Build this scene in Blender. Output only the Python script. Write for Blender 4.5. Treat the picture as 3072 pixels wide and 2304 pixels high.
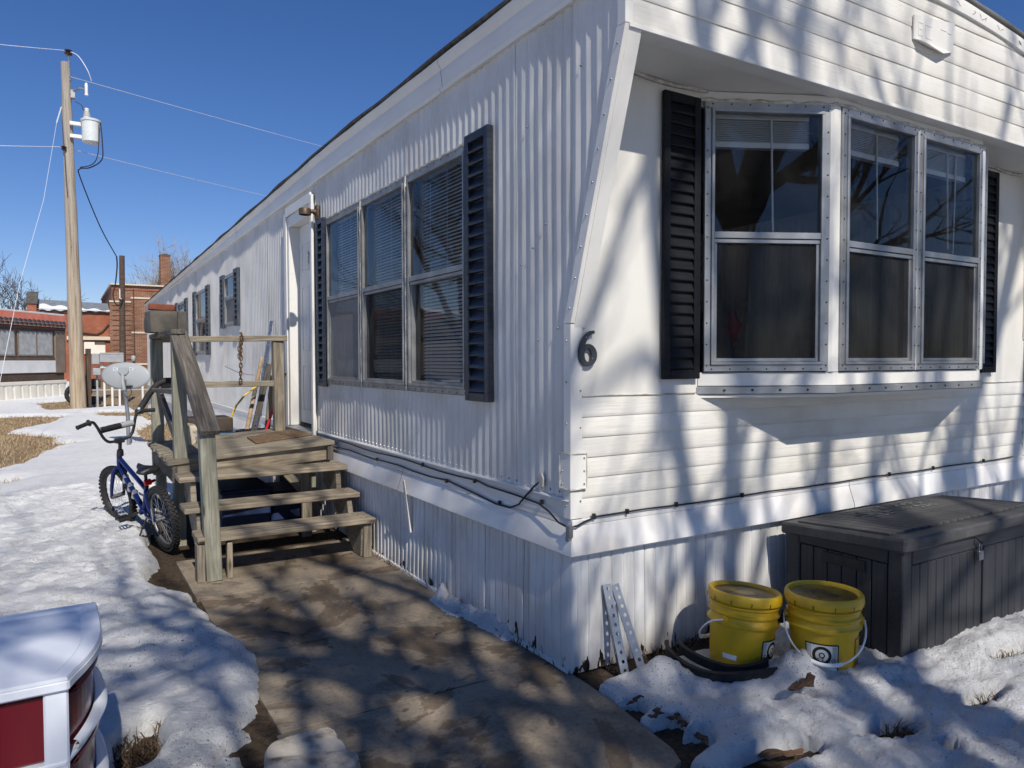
import bpy, bmesh, math, random
import numpy as np
from mathutils import Vector, Matrix, Euler
random.seed(11); rng = np.random.default_rng(5)
for o in list(bpy.data.objects): bpy.data.objects.remove(o)
scene = bpy.context.scene; COL = scene.collection
# ------------------------------------------------------------------ camera, sky, sun, exposure
cam = bpy.data.cameras.new('camera'); camo = bpy.data.objects.new('camera', cam); COL.objects.link(camo)
camo.location = (-1.990, -2.716, 1.45)
camo.rotation_euler = (math.radians(88.162), math.radians(0.1507), math.radians(-31.468))
cam.sensor_width = 36; cam.lens = 25.76; cam.clip_start = .02; cam.clip_end = 2000
scene.camera = camo
SUN = Vector((-.13, -1.0, .93)).normalized()
wd = bpy.data.worlds.new('World'); scene.world = wd; wd.use_nodes = True
wn = wd.node_tree; bg = wn.nodes['Background']
sky = wn.nodes.new('ShaderNodeTexSky'); sky.sky_type = 'NISHITA'; sky.sun_disc = False
sky.sun_elevation = math.asin(SUN.z); sky.sun_rotation = math.atan2(SUN.x, SUN.y)
sky.altitude = 300; sky.air_density = 1.0; sky.dust_density = 0.0; sky.ozone_density = 3.0
hs = wn.nodes.new('ShaderNodeHueSaturation'); hs.inputs['Saturation'].default_value = 1.22; wn.links.new(sky.outputs[0], hs.inputs['Color'])
tn = wn.nodes.new('ShaderNodeMix'); tn.data_type = 'RGBA'; tn.blend_type = 'MULTIPLY'; tn.inputs[0].default_value = 1; tn.inputs[7].default_value = (.98, .95, 1.19, 1); wn.links.new(hs.outputs[0], tn.inputs[6]); wn.links.new(tn.outputs[2], bg.inputs[0]); bg.inputs[1].default_value = .088
sl = bpy.data.lights.new('sun', 'SUN'); sl.energy = 5.0; sl.angle = math.radians(.53); sl.color = (1, .945, .86)
so = bpy.data.objects.new('sun', sl); COL.objects.link(so); so.location = (-3, -20, 20)
so.rotation_euler = SUN.to_track_quat('Z', 'Y').to_euler()
vs = scene.view_settings; vs.view_transform = 'Standard'; vs.look = 'None'; vs.exposure = -.12; vs.gamma = 1
scene.render.engine = 'CYCLES'

# ------------------------------------------------------------------ materials
def s2l(c): return tuple(((v/12.92) if v <= .04045 else ((v+.055)/1.055)**2.4) for v in c)
MATS = {}
class NT:
    def __init__(s, name):
        m = bpy.data.materials.new(name); m.use_nodes = True; s.m = m; s.t = m.node_tree
        s.b = s.t.nodes['Principled BSDF']; s.out = s.t.nodes['Material Output']; MATS[name] = m
    def n(s, typ, **kw):
        nd = s.t.nodes.new(typ)
        for k, v in kw.items():
            if k in nd.inputs: nd.inputs[k].default_value = v
            else: setattr(nd, k, v)
        return nd
    def l(s, a, b): s.t.links.new(a, b)
    def coords(s, stretch=(1,1,1), rnd=True, gen='Object'):
        tc = s.n('ShaderNodeTexCoord'); mp = s.n('ShaderNodeMapping'); mp.inputs['Scale'].default_value = stretch
        if rnd:
            oi = s.n('ShaderNodeObjectInfo'); ml = s.n('ShaderNodeMath', operation='MULTIPLY'); ml.inputs[1].default_value = 57.0
            s.l(oi.outputs['Random'], ml.inputs[0]); cb = s.n('ShaderNodeCombineXYZ')
            for i in range(3): s.l(ml.outputs[0], cb.inputs[i])
            s.l(cb.outputs[0], mp.inputs['Location'])
        s.l(tc.outputs[gen], mp.inputs[0]); return mp.outputs[0]
    def noise(s, vec, scale, detail=5, rough=.55, dist=0):
        nd = s.n('ShaderNodeTexNoise'); nd.inputs['Scale'].default_value = scale; nd.inputs['Detail'].default_value = detail
        nd.inputs['Roughness'].default_value = rough; nd.inputs['Distortion'].default_value = dist
        if vec is not None: s.l(vec, nd.inputs['Vector'])
        return nd.outputs['Fac']
    def ramp(s, fac, stops):
        r = s.n('ShaderNodeValToRGB'); e = r.color_ramp.elements
        while len(e) < len(stops): e.new(.5)
        for el, (p, c) in zip(e, stops): el.position = p; el.color = (*c, 1) if len(c) == 3 else c
        s.l(fac, r.inputs[0]); return r.outputs[0]
    def mix(s, fac, a, b, mode='MIX'):
        m = s.n('ShaderNodeMix', data_type='RGBA', blend_type=mode)
        if hasattr(fac, 'links'): s.l(fac, m.inputs[0])
        else: m.inputs[0].default_value = fac
        for v, i in ((a, 6), (b, 7)):
            if hasattr(v, 'links'): s.l(v, m.inputs[i])
            else: m.inputs[i].default_value = (*v, 1)
        return m.outputs[2]
    def bump(s, h, strength, dist=.01):
        b = s.n('ShaderNodeBump'); b.inputs['Strength'].default_value = strength; b.inputs['Distance'].default_value = dist
        s.l(h, b.inputs['Height']); s.l(b.outputs[0], s.b.inputs['Normal'])
    def base(s, c):
        if hasattr(c, 'links'): s.l(c, s.b.inputs['Base Color'])
        else: s.b.inputs['Base Color'].default_value = (*c, 1)
def M(name, c1, c2=None, scale=6, rough=.6, metal=0, bump=0, bscale=30, stretch=(1,1,1), lo=.35, hi=.65, rnd=True, spec=.5, detail=5):
    t = NT(name); t.b.inputs['Roughness'].default_value = rough; t.b.inputs['Metallic'].default_value = metal
    t.b.inputs['Specular IOR Level'].default_value = spec
    if c2 is None and not bump: t.base(c1); return t.m
    v = t.coords(stretch, rnd)
    if c2 is not None: t.base(t.ramp(t.noise(v, scale, detail), [(lo, c1), (hi, c2)]))
    else: t.base(c1)
    if bump: t.bump(t.noise(v, bscale, 4), bump, .004)
    return t.m
def siding(name, c, dirt, stretch, gscale, bump, dirtamt=.5, rough=.42):
    t = NT(name); t.b.inputs['Roughness'].default_value = rough
    v = t.coords((1,1,1), True)
    n1 = t.noise(v, 1.7, 6, .6); vs_ = t.coords(stretch, True); n2 = t.noise(vs_, gscale, 5, .6)
    col = t.mix(t.ramp(n1, [(.45, (0,0,0)), (.8, (dirtamt,)*3)]), c, dirt)
    col = t.mix(t.ramp(n2, [(.55, (0,0,0)), (.85, (dirtamt*.6,)*3)]), col, dirt)
    t.base(col); t.bump(n2, bump, .003); return t.m
siding('side_siding', (.66,.645,.61), (.36,.335,.29), (14,14,.5), 4, .14, .60, .36)
siding('front_siding', (.74,.715,.65), (.42,.375,.295), (2.2,30,40), 2.2, .7, .60, .45)
siding('smooth_siding', (.74,.715,.65), (.50,.46,.38), (2,2,.7), 3, .06, .45, .42)
siding('trim_white', (.76,.74,.69), (.52,.49,.42), (3,3,3), 5, .1, .35, .38)
siding('flashing_white', (.80,.79,.77), (.50,.38,.22), (1.0,1.0,3), 2.0, .08, .62, .36)
# skirting with broken, rusted lower edge; near-black spots paint the dark behind holes
t = NT('skirt_white'); t.b.inputs['Roughness'].default_value = .4
v = t.coords((1,1,1), False); sp = t.n('ShaderNodeSeparateXYZ'); t.l(v, sp.inputs[0])
n1 = t.noise(v, 3, 6); n2 = t.noise(t.coords((3,3,1.1), False), 7, 3, .5)
low = t.n('ShaderNodeMapRange'); t.l(sp.outputs[2], low.inputs[0]); low.inputs[1].default_value = .02; low.inputs[2].default_value = .22; low.inputs[3].default_value = .17; low.inputs[4].default_value = -.2
ad = t.n('ShaderNodeMath', operation='ADD'); t.l(n2, ad.inputs[0]); t.l(low.outputs[0], ad.inputs[1])
chip = t.ramp(ad.outputs[0], [(.735, (0,0,0)), (.75, (1,1,1))])  # mask of the holes whose inner dark is painted in
n3 = t.noise(t.coords((9,9,.5), False), 3, 5, .6)
col = t.mix(t.ramp(n1, [(.40, (0,0,0)), (.75, (.6,)*3)]), (.73,.73,.72), (.48,.44,.38)); col = t.mix(t.ramp(n3, [(.50, (0,0,0)), (.75, (.45,)*3)]), col, (.42,.37,.30))
mud = t.n('ShaderNodeMapRange'); t.l(sp.outputs[2], mud.inputs[0]); mud.inputs[1].default_value = .0; mud.inputs[2].default_value = .16; mud.inputs[3].default_value = .55; mud.inputs[4].default_value = 0
mm_ = t.n('ShaderNodeMath', operation='MULTIPLY'); t.l(mud.outputs[0], mm_.inputs[0]); t.l(n1, mm_.inputs[1]); col = t.mix(mm_.outputs[0], col, (.20,.15,.10))
t.base(t.mix(chip, col, (.018,.013,.010))); t.bump(n1, .06)
M('galvanised', (.26,.28,.31), (.40,.42,.45), 9, .42, .8, .1, 60)
M('window_alu', (.30,.30,.295), (.46,.46,.45), 6, .40, .75, .1, 50)
M('window_dark_alu', (.22,.22,.22), (.36,.36,.35), 7, .45, .5, .1, 60)
M('shutter_navy', (.010,.014,.024), (.030,.038,.055), 8, .38, 0, .15, 120, (1,1,8))
M('shutter_far', (.030,.038,.050), (.06,.07,.085), 8, .5, 0, .1, 60)
M('shutter_black', (.004,.0045,.006), (.009,.010,.012), 8, .58, 0, .15, 120, (1,1,8), spec=.25)
M('number_grey', (.030,.034,.042), (.05,.055,.065), 20, .45)
M('black_plastic', (.010,.010,.011), (.022,.022,.023), 20, .45)
M('black_rubber', (.010,.010,.010), (.024,.023,.022), 25, .75, 0, .3, 120)
M('door_white', (.66,.66,.63), (.74,.74,.71), 3, .45, 0, .05, 20)
M('caulk', (.66,.63,.55), (.38,.34,.27), 22, .8, 0, .6, 60)
M('lamp_bronze', (.055,.035,.024), (.11,.075,.045), 12, .5, .4)
M('roof_edge', (.035,.030,.026), (.09,.08,.07), 20, .9, 0, .5, 40)
M('roof_metal', (.45,.45,.44), (.60,.60,.59), 3, .5, .3)
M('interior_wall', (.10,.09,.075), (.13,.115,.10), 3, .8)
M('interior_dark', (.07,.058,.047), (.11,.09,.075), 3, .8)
M('blind', (.78,.78,.76), None, rough=.5)
M('blind_light', (.84,.84,.82), None, rough=.5)
M('curtain_grey', (.30,.30,.30), (.40,.40,.39), 4, .8)
def wood(name, c1, c2, c3, gs=1.0, bump=.55, rough=.85):
    t = NT(name); t.b.inputs['Roughness'].default_value = rough; t.b.inputs['Specular IOR Level'].default_value = .2
    v = t.coords((1.6*gs, 26*gs, 26*gs), True); v2 = t.coords((1.2, 3.5, 3.5), True)
    g = t.noise(v, 1.6, 8, .62, .9); b = t.noise(v2, 2.2, 4, .6)
    col = t.ramp(g, [(.28, c1), (.50, c2), (.70, c3)])
    col = t.mix(t.ramp(b, [(.42, (0,0,0)), (.75, (.55,)*3)]), col, c1)
    # knots
    vo = t.n('ShaderNodeTexVoronoi'); vo.inputs['Scale'].default_value = 1.0; t.l(t.coords((2.2, 9, 9), True), vo.inputs['Vector'])
    kn = t.ramp(vo.outputs['Distance'], [(.045, (1,1,1)), (.13, (0,0,0))]); col = t.mix(kn, col, tuple(x*.35 for x in c1))
    t.base(col); t.bump(g, bump, .004); return t.m
wood('wood_weathered', (.110,.090,.066), (.27,.23,.172), (.41,.365,.285))
wood('wood_tread', (.12,.092,.062), (.30,.248,.18), (.44,.38,.29))
wood('wood_greenish', (.13,.125,.095), (.27,.26,.20), (.40,.39,.32))
wood('wood_dark', (.045,.038,.032), (.12,.105,.09), (.21,.19,.165))
wood('wood_brown', (.05,.034,.026), (.10,.07,.052), (.15,.11,.085))
wood('wood_pole', (.20,.155,.105), (.40,.325,.235), (.50,.43,.335), .5, .4)
wood('wood_handle', (.20,.14,.085), (.36,.26,.16), (.44,.34,.22), .7, .2)
wood('bark_wood', (.05,.030,.020), (.11,.065,.04), (.18,.115,.075))
# concrete
t = NT('concrete_path'); t.b.inputs['Roughness'].default_value = .88
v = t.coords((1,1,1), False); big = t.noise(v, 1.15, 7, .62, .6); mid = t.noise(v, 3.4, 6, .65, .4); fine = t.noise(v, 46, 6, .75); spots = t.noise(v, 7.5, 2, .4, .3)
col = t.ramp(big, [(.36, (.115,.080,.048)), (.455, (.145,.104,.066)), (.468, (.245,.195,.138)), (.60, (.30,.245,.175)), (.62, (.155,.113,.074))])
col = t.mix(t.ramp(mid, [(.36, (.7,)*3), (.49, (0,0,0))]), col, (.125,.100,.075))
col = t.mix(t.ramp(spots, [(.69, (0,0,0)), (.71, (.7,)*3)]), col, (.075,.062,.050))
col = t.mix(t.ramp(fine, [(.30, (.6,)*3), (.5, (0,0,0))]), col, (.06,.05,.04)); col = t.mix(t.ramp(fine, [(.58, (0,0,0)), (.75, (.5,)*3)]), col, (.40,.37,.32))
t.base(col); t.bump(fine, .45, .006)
M('concrete_grey', (.060,.055,.048), (.13,.115,.095), 5, .95, 0, .8, 70)
M('concrete_white', (.52,.46,.37), (.17,.125,.085), 12, .95, 0, 1.0, 110, lo=.50, hi=.72)
M('brick_red', (.15,.045,.024), (.24,.075,.040), 12, .9, 0, .5, 60)
# snow
t = NT('snow'); t.b.inputs['Roughness'].default_value = .62; t.b.inputs['Specular IOR Level'].default_value = .3
v = t.coords((1,1,1), False); f1 = t.noise(v, 70, 7, .78); f2 = t.noise(v, 9, 5, .6); sp1 = t.noise(v, 115, 2, .5); dz = t.noise(v, 1.6, 4, .6)
col = t.mix(t.ramp(f2, [(.4, (0,0,0)), (.75, (.5,)*3)]), (.86,.86,.855), (.70,.69,.67))
speck = t.ramp(sp1, [(.645, (0,0,0)), (.675, (1,1,1))]); sm = t.mix(1.0, speck, t.ramp(dz, [(.40, (.05,)*3), (.60, (1,)*3)]), 'MULTIPLY')
t.base(t.mix(sm, col, (.10,.085,.065)))
ad = t.n('ShaderNodeMath', operation='ADD'); t.l(f1, ad.inputs[0]); t.l(f2, ad.inputs[1]); t.bump(ad.outputs[0], 1.0, .022)
pass
# ground
t = NT('ground_soil'); t.b.inputs['Roughness'].default_value = .97; t.b.inputs['Specular IOR Level'].default_value = .1
v = t.coords((1,1,1), False); a = t.noise(v, .8, 6, .6); b = t.noise(v, 30, 6, .7)
cg = t.ramp(b, [(.3, (.11,.075,.045)), (.5, (.28,.20,.12)), (.7, (.42,.32,.20))]); cd = t.ramp(b, [(.3, (.030,.022,.016)), (.7, (.11,.08,.055))])
sp = t.n('ShaderNodeSeparateXYZ'); t.l(v, sp.inputs[0]); far = t.n('ShaderNodeMapRange'); t.l(sp.outputs[1], far.inputs[0]); far.inputs[1].default_value = 4.5; far.inputs[2].default_value = 7.5
ml = t.n('ShaderNodeMath', operation='MULTIPLY'); t.l(far.outputs[0], ml.inputs[0]); t.l(t.ramp(a, [(.32, (.35,)*3), (.42, (1,1,1))]), ml.inputs[1])
t.base(t.mix(ml.outputs[0], cd, cg)); t.bump(b, .8, .02)
M('dry_grass', (.30,.215,.12), (.52,.40,.25), 3, .9)
M('dead_leaf', (.07,.045,.026), (.16,.10,.055), 12, .9)
# bricks (far walls)
def brickmat(name, c1, c2, mort, sc):
    t = NT(name); t.b.inputs['Roughness'].default_value = .95; t.b.inputs['Specular IOR Level'].default_value = .15
    tc = t.n('ShaderNodeTexCoord'); sx = t.n('ShaderNodeSeparateXYZ'); t.l(tc.outputs['Object'], sx.inputs[0])
    ad = t.n('ShaderNodeMath', operation='ADD'); t.l(sx.outputs[0], ad.inputs[0]); t.l(sx.outputs[1], ad.inputs[1])
    cb = t.n('ShaderNodeCombineXYZ'); t.l(ad.outputs[0], cb.inputs[0]); t.l(sx.outputs[2], cb.inputs[1])
    bk = t.n('ShaderNodeTexBrick'); t.l(cb.outputs[0], bk.inputs['Vector'])
    bk.inputs['Color1'].default_value = (*c1,1); bk.inputs['Color2'].default_value = (*c2,1); bk.inputs['Mortar'].default_value = (*mort,1)
    bk.inputs['Scale'].default_value = 1; bk.inputs['Brick Width'].default_value = .24*sc; bk.inputs['Row Height'].default_value = .085*sc; bk.inputs['Mortar Size'].default_value = .009*sc
    n = t.noise(tc.outputs['Object'], .9, 6, .65)
    t.base(t.mix(t.ramp(n, [(.35, (.55,)*3), (.65, (0,0,0))]), bk.outputs['Color'], tuple(x*.55 for x in c1))); return t.m
brickmat('brick_wall', (.19,.075,.042), (.27,.125,.075), (.36,.29,.22), 1.15)
brickmat('brick_old', (.29,.085,.045), (.35,.115,.065), (.36,.20,.14), 1.0)
M('stone_trim', (.52,.45,.34), (.62,.55,.43), 3, .9)
M('roof_slate', (.16,.18,.20), (.24,.26,.285), 4, .6)
M('neighbour_cream', (.78,.74,.64), (.70,.65,.54), 2, .6)
M('neighbour_white', (.80,.80,.79), (.70,.70,.68), 2, .5)
M('neighbour_brown', (.10,.068,.050), (.15,.105,.08), 4, .6)
M('neighbour_salmon', (.52,.15,.09), (.60,.20,.13), 3, .6)
M('tile_dark', (.030,.034,.040), (.06,.065,.07), 5, .6)
M('tile_edge', (.36,.14,.09), None, rough=.8)
M('tan_trim', (.20,.155,.115), (.26,.21,.16), 3, .7)
M('plastic_sheet', (.34,.35,.35), (.48,.49,.49), 5, .3)
M('pole_white', (.72,.72,.70), (.60,.60,.57), 4, .6)
M('panel_grey', (.30,.31,.32), (.38,.39,.40), 4, .6)
M('dish_grey', (.33,.35,.355), (.38,.40,.405), 2, .5)
M('dish_letter', (.78,.79,.80), None, rough=.5)
M('transformer_grey', (.62,.66,.65), (.68,.71,.70), 4, .4)
M('porcelain_brown', (.035,.018,.012), None, rough=.25)
M('wire_alu', (.72,.73,.75), None, rough=.5)
M('wire_black', (.012,.013,.016), None, rough=.6)
M('hose_yellow', (.62,.42,.03), (.70,.50,.06), 8, .5)
M('rust_chain', (.10,.06,.035), (.22,.13,.075), 25, .75, .35, .4, 60)
M('tool_red', (.52,.02,.018), None, rough=.4)
M('tub_blue', (.035,.12,.22), (.05,.15,.26), 6, .5)
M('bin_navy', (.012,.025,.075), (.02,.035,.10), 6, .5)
M('crate_brown', (.055,.038,.028), (.08,.06,.045), 8, .8)
M('mat_brown', (.11,.065,.030), (.20,.125,.065), 30, .95, 0, .8, 90)
M('bike_blue', (.005,.015,.095), (.006,.021,.125), 4, .28, .25)
M('bike_silver', (.62,.62,.63), None, rough=.3, metal=.8)
M('bike_pad', (.34,.35,.36), (.015,.015,.015), 7, .4, lo=.50, hi=.53, stretch=(1,1,1))
M('reflector_red', (.48,.012,.012), None, rough=.25)
M('rim_grey', (.20,.20,.21), None, rough=.4, metal=.6)
M('cart_white', (.74,.77,.82), (.68,.71,.77), 5, .35)
t = NT('drawer_red'); t.base((.15,.005,.012)); t.b.inputs['Roughness'].default_value = .18; t.b.inputs['Transmission Weight'].default_value = .15
M('bucket_yellow', (.68,.42,.012), (.45,.27,.02), 5, .42, 0, .12, 60, lo=.42, hi=.78, detail=8)
M('bucket_dirt', (.060,.036,.008), (.34,.21,.02), 5, .35, lo=.46, hi=.62)
M('bucket_grip', (.82,.82,.80), None, rough=.4)
M('label_paper', (.76,.74,.67), (.60,.52,.36), 14, .7, lo=.5, hi=.8)
M('label_ink', (.012,.011,.010), None, rough=.6)
t = NT('box_grey'); t.b.inputs['Roughness'].default_value = .52
v = t.coords((1,22,22), True); g = t.noise(v, 2.5, 5, .6); t.base(t.ramp(g, [(.3, (.022,.023,.027)), (.7, (.042,.043,.049))])); t.bump(g, .3, .003)
t = NT('box_lid'); t.b.inputs['Roughness'].default_value = .62
v = t.coords((1,22,22), True); g = t.noise(v, 2.5, 5, .6); d2 = t.noise(t.coords((1,1,1), False), 5, 6, .65); t.base(t.mix(t.ramp(d2, [(.4, (0,0,0)), (.7, (.7,)*3)]), t.ramp(g, [(.3, (.030,.030,.032)), (.7, (.055,.054,.056))]), (.13,.125,.115))); t.bump(g, .3, .003)
M('frost', (.22,.22,.215), (.09,.09,.09), 40, .8)
M('lock_steel', (.45,.45,.44), None, rough=.3, metal=.9)
M('bark', (.055,.046,.038), (.12,.10,.085), 9, .95, 0, .6, 30)
M('twig', (.060,.050,.042), (.10,.085,.07), 6, .95)
M('twig_far', (.28,.23,.18), (.36,.31,.25), 2, .95)
def glassmat(name, tint, refl):
    t = NT(name); t.t.nodes.remove(t.b)
    tr = t.n('ShaderNodeBsdfTransparent'); tr.inputs[0].default_value = (*tint, 1)
    gl = t.n('ShaderNodeBsdfGlossy'); gl.inputs['Roughness'].default_value = .012
    fr = t.n('ShaderNodeFresnel'); fr.inputs[0].default_value = 1.55
    mr = t.n('ShaderNodeMath', operation='MULTIPLY'); mr.inputs[1].default_value = refl; mr.use_clamp = True; t.l(fr.outputs[0], mr.inputs[0])
    df = t.n('ShaderNodeBsdfDiffuse'); df.inputs[0].default_value = (.55,.55,.53,1)
    dn = t.noise(t.coords((1,1,1), True), 4, 5, .6); dr = t.ramp(dn, [(.45, (.004,)*3), (.8, (.03,)*3)])
    m1 = t.n('ShaderNodeMixShader'); t.l(dr, m1.inputs[0]); t.l(tr.outputs[0], m1.inputs[1]); t.l(df.outputs[0], m1.inputs[2])
    m2 = t.n('ShaderNodeMixShader'); t.l(mr.outputs[0], m2.inputs[0]); t.l(m1.outputs[0], m2.inputs[1]); t.l(gl.outputs[0], m2.inputs[2])
    t.l(m2.outputs[0], t.out.inputs[0]); return t.m
glassmat('glass', (.90,.92,.92), 1.05)
def screenmat(name, c, cover):
    t = NT(name); t.t.nodes.remove(t.b)
    tr = t.n('ShaderNodeBsdfTransparent'); df = t.n('ShaderNodeBsdfDiffuse'); df.inputs[0].default_value = (*c, 1)
    n = t.noise(t.coords((1,1,.1), True), 40, 3, .6); r = t.ramp(n, [(.3, (cover-.08,)*3), (.7, (cover+.08,)*3)])
    mx = t.n('ShaderNodeMixShader'); t.l(r, mx.inputs[0]); t.l(tr.outputs[0], mx.inputs[1]); t.l(df.outputs[0], mx.inputs[2]); t.l(mx.outputs[0], t.out.inputs[0])
screenmat('screen_dark', (.036,.036,.036), .52)
screenmat('screen_light', (.30,.30,.29), .62)

# ------------------------------------------------------------------ mesh helpers
class MB:
    def __init__(s): s.v = []; s.f = []
    def add(s, vs_, fs):
        k = len(s.v); s.v.extend([tuple(p) for p in vs_]); s.f.extend([tuple(i+k for i in f) for f in fs]); return s
    def hexa(s, p): return s.add(p, [(0,3,2,1),(4,5,6,7),(0,1,5,4),(1,2,6,5),(2,3,7,6),(3,0,4,7)])
    def box(s, x0, x1, y0, y1, z0, z1): return s.hexa([(x0,y0,z0),(x1,y0,z0),(x1,y1,z0),(x0,y1,z0),(x0,y0,z1),(x1,y0,z1),(x1,y1,z1),(x0,y1,z1)])
    def pbox(s, P, s0, s1, z0, z1, d0, d1): return s.hexa([P(s0,z0,d0),P(s1,z0,d0),P(s1,z0,d1),P(s0,z0,d1),P(s0,z1,d0),P(s1,z1,d0),P(s1,z1,d1),P(s0,z1,d1)])
    def tube(s, pts, r, n=8, cap=True, closed=False):
        pts = [Vector(p) for p in pts]; m = len(pts); rs = r if hasattr(r, '__len__') else [r]*m
        k = len(s.v); up = None
        for i, p in enumerate(pts):
            if closed: d = pts[(i+1) % m]-pts[i-1]
            else: d = pts[min(i+1, m-1)]-pts[max(i-1, 0)]
            d.normalize() if d.length > 0 else None
            if up is None:
                up = Vector((0,0,1)) if abs(d.z) < .9 else Vector((1,0,0))
            a = d.cross(up)
            if a.length < 1e-6: a = d.orthogonal()
            a.normalize(); b = a.cross(d); up = b
            for j in range(n):
                t_ = 2*math.pi*j/n; s.v.append(tuple(p+(a*math.cos(t_)+b*math.sin(t_))*rs[i]))
        L = m if closed else m-1
        for i in range(L):
            i2 = (i+1) % m
            for j in range(n): j2 = (j+1) % n; s.f.append((k+i*n+j, k+i*n+j2, k+i2*n+j2, k+i2*n+j))
        if cap and not closed:
            s.f.append(tuple(k+j for j in reversed(range(n)))); s.f.append(tuple(k+(m-1)*n+j for j in range(n)))
        return s
    def lathe(s, prof, n=32, c=(0,0,0), ax=None):
        k = len(s.v)
        for r, z in prof:
            for j in range(n): t_ = 2*math.pi*j/n; s.v.append((c[0]+r*math.cos(t_), c[1]+r*math.sin(t_), c[2]+z))
        for i in range(len(prof)-1):
            for j in range(n): j2 = (j+1) % n; s.f.append((k+i*n+j, k+i*n+j2, k+(i+1)*n+j2, k+(i+1)*n+j))
        s.f.append(tuple(k+j for j in reversed(range(n)))); s.f.append(tuple(k+(len(prof)-1)*n+j for j in range(n)))
        return s
    def extrude(s, prof, path):   # prof: list of fn-free tuples; path: list of functions mapping prof point -> xyz
        k = len(s.v); m = len(prof)
        for fn in path:
            for p in prof: s.v.append(tuple(fn(p)))
        for i in range(len(path)-1):
            for j in range(m-1): s.f.append((k+i*m+j, k+i*m+j+1, k+(i+1)*m+j+1, k+(i+1)*m+j))
        return s
    def prism(s, poly, fn, d0, d1):
        n = len(poly); k = len(s.v)
        for d in (d0, d1):
            for p in poly: s.v.append(tuple(fn(p[0], p[1], d)))
        s.f.append(tuple(k+i for i in reversed(range(n)))); s.f.append(tuple(k+n+i for i in range(n)))
        for i in range(n): j = (i+1) % n; s.f.append((k+i, k+j, k+n+j, k+n+i))
        return s
    def disc(s, c, nrm, r, h, n=8):
        c = Vector(c); nrm = Vector(nrm).normalized(); return s.tube([c, c+nrm*h], [r, r*.8], n)
    def mesh(s, name, bevel=0, smooth=None):
        me = bpy.data.meshes.new(name); me.from_pydata(s.v, [], s.f); me.validate(verbose=False)
        if bevel:
            bm = bmesh.new(); bm.from_mesh(me); bmesh.ops.recalc_face_normals(bm, faces=bm.faces)
            bmesh.ops.bevel(bm, geom=list(bm.edges), offset=bevel, segments=1, affect='EDGES', profile=.5, clamp_overlap=True); bm.to_mesh(me); bm.free()
        if smooth is not None:
            me.polygons.foreach_set('use_smooth', [True]*len(me.polygons))
            me.set_sharp_from_angle(angle=math.radians(smooth))
        me.update(); return me
WM = {}
def link(o, parent=None):
    COL.objects.link(o); w = o.matrix_basis.copy(); WM[o.name] = w
    if parent is not None: o.parent = parent; o.matrix_parent_inverse = WM[parent.name].inverted()
    return o
def ob(name, mb, mat, parent=None, bevel=0, smooth=None, mtx=None, stuff=False):
    me = mb if isinstance(mb, bpy.types.Mesh) else mb.mesh(name, bevel, smooth)
    if mat and not me.materials: me.materials.append(MATS[mat])
    o = bpy.data.objects.new(name, me)
    if mtx is not None: o.matrix_basis = mtx
    link(o, parent)
    if stuff: o['kind'] = 'stuff'
    return o
def empty(name, loc=(0,0,0)):
    o = bpy.data.objects.new(name, None); o.empty_display_size = .1; o.location = loc; return link(o)
def tag(o, label, cat, group=None):
    o['label'] = label; o['category'] = cat
    if group: o['group'] = group
    return o
def struct(o): o['kind'] = 'structure'; return o
BOXES = {}
def board(name, a, b, w, t, mat, parent=None, up=(0,0,1), bevel=.004, wob=0):
    a = Vector(a); b = Vector(b); L = (b-a).length; x = (b-a).normalized(); z = Vector(up); z = (z-x*z.dot(x)).normalized(); y = z.cross(x)
    m = MB()
    if wob:
        n = 6
        for i in range(n):
            q = L*i/n; q2 = L*(i+1)/n
        m.box(0, L, -w/2, w/2, -t/2, t/2)
    else: m.box(0, L, -w/2, w/2, -t/2, t/2)
    mt = Matrix((x, y, z)).transposed().to_4x4(); mt.translation = a
    return ob(name, m, mat, parent, bevel=bevel, mtx=mt)
def vnoise(x, y, scale, seed=0, oct=4, gain=.5):
    tot = np.zeros_like(x); amp = 1; nrm = 0
    for o_ in range(oct):
        X = x*scale*(2**o_)+seed*17.3+o_*5.1; Y = y*scale*(2**o_)-seed*9.7+o_*3.7
        xi = np.floor(X).astype(int); yi = np.floor(Y).astype(int); fx = X-xi; fy = Y-yi
        fx = fx*fx*(3-2*fx); fy = fy*fy*(3-2*fy)
        def h(i, j):
            n = (i*374761393+j*668265263+seed*982451653+o_*1274126177) & 0x7fffffff
            n = ((n ^ (n >> 13))*1274126177) & 0x7fffffff; return ((n ^ (n >> 16)) & 0xffff)/65535.
        v = (h(xi,yi)*(1-fx)+h(xi+1,yi)*fx)*(1-fy)+(h(xi,yi+1)*(1-fx)+h(xi+1,yi+1)*fx)*fy
        tot += v*amp; nrm += amp; amp *= gain
    return tot/nrm
def gridmesh(xs, ys, Z):
    nx, ny = len(xs), len(ys); X, Y = np.meshgrid(xs, ys); v = np.stack([X.ravel(), Y.ravel(), Z.ravel()], 1)
    idx = np.arange(nx*ny).reshape(ny, nx); f = np.stack([idx[:-1,:-1], idx[:-1,1:], idx[1:,1:], idx[1:,:-1]], -1).reshape(-1, 4)
    return v, f
def npmesh(name, v, f):
    me = bpy.data.meshes.new(name); me.vertices.add(len(v)); me.vertices.foreach_set('co', np.asarray(v, np.float32).ravel())
    me.loops.add(f.size); me.loops.foreach_set('vertex_index', f.ravel().astype(np.int32)); me.polygons.add(len(f))
    me.polygons.foreach_set('loop_start', np.arange(0, f.size, f.shape[1], dtype=np.int32)); me.polygons.foreach_set('loop_total', np.full(len(f), f.shape[1], np.int32))
    me.polygons.foreach_set('use_smooth', np.ones(len(f), bool)); me.update(calc_edges=True); return me
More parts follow.
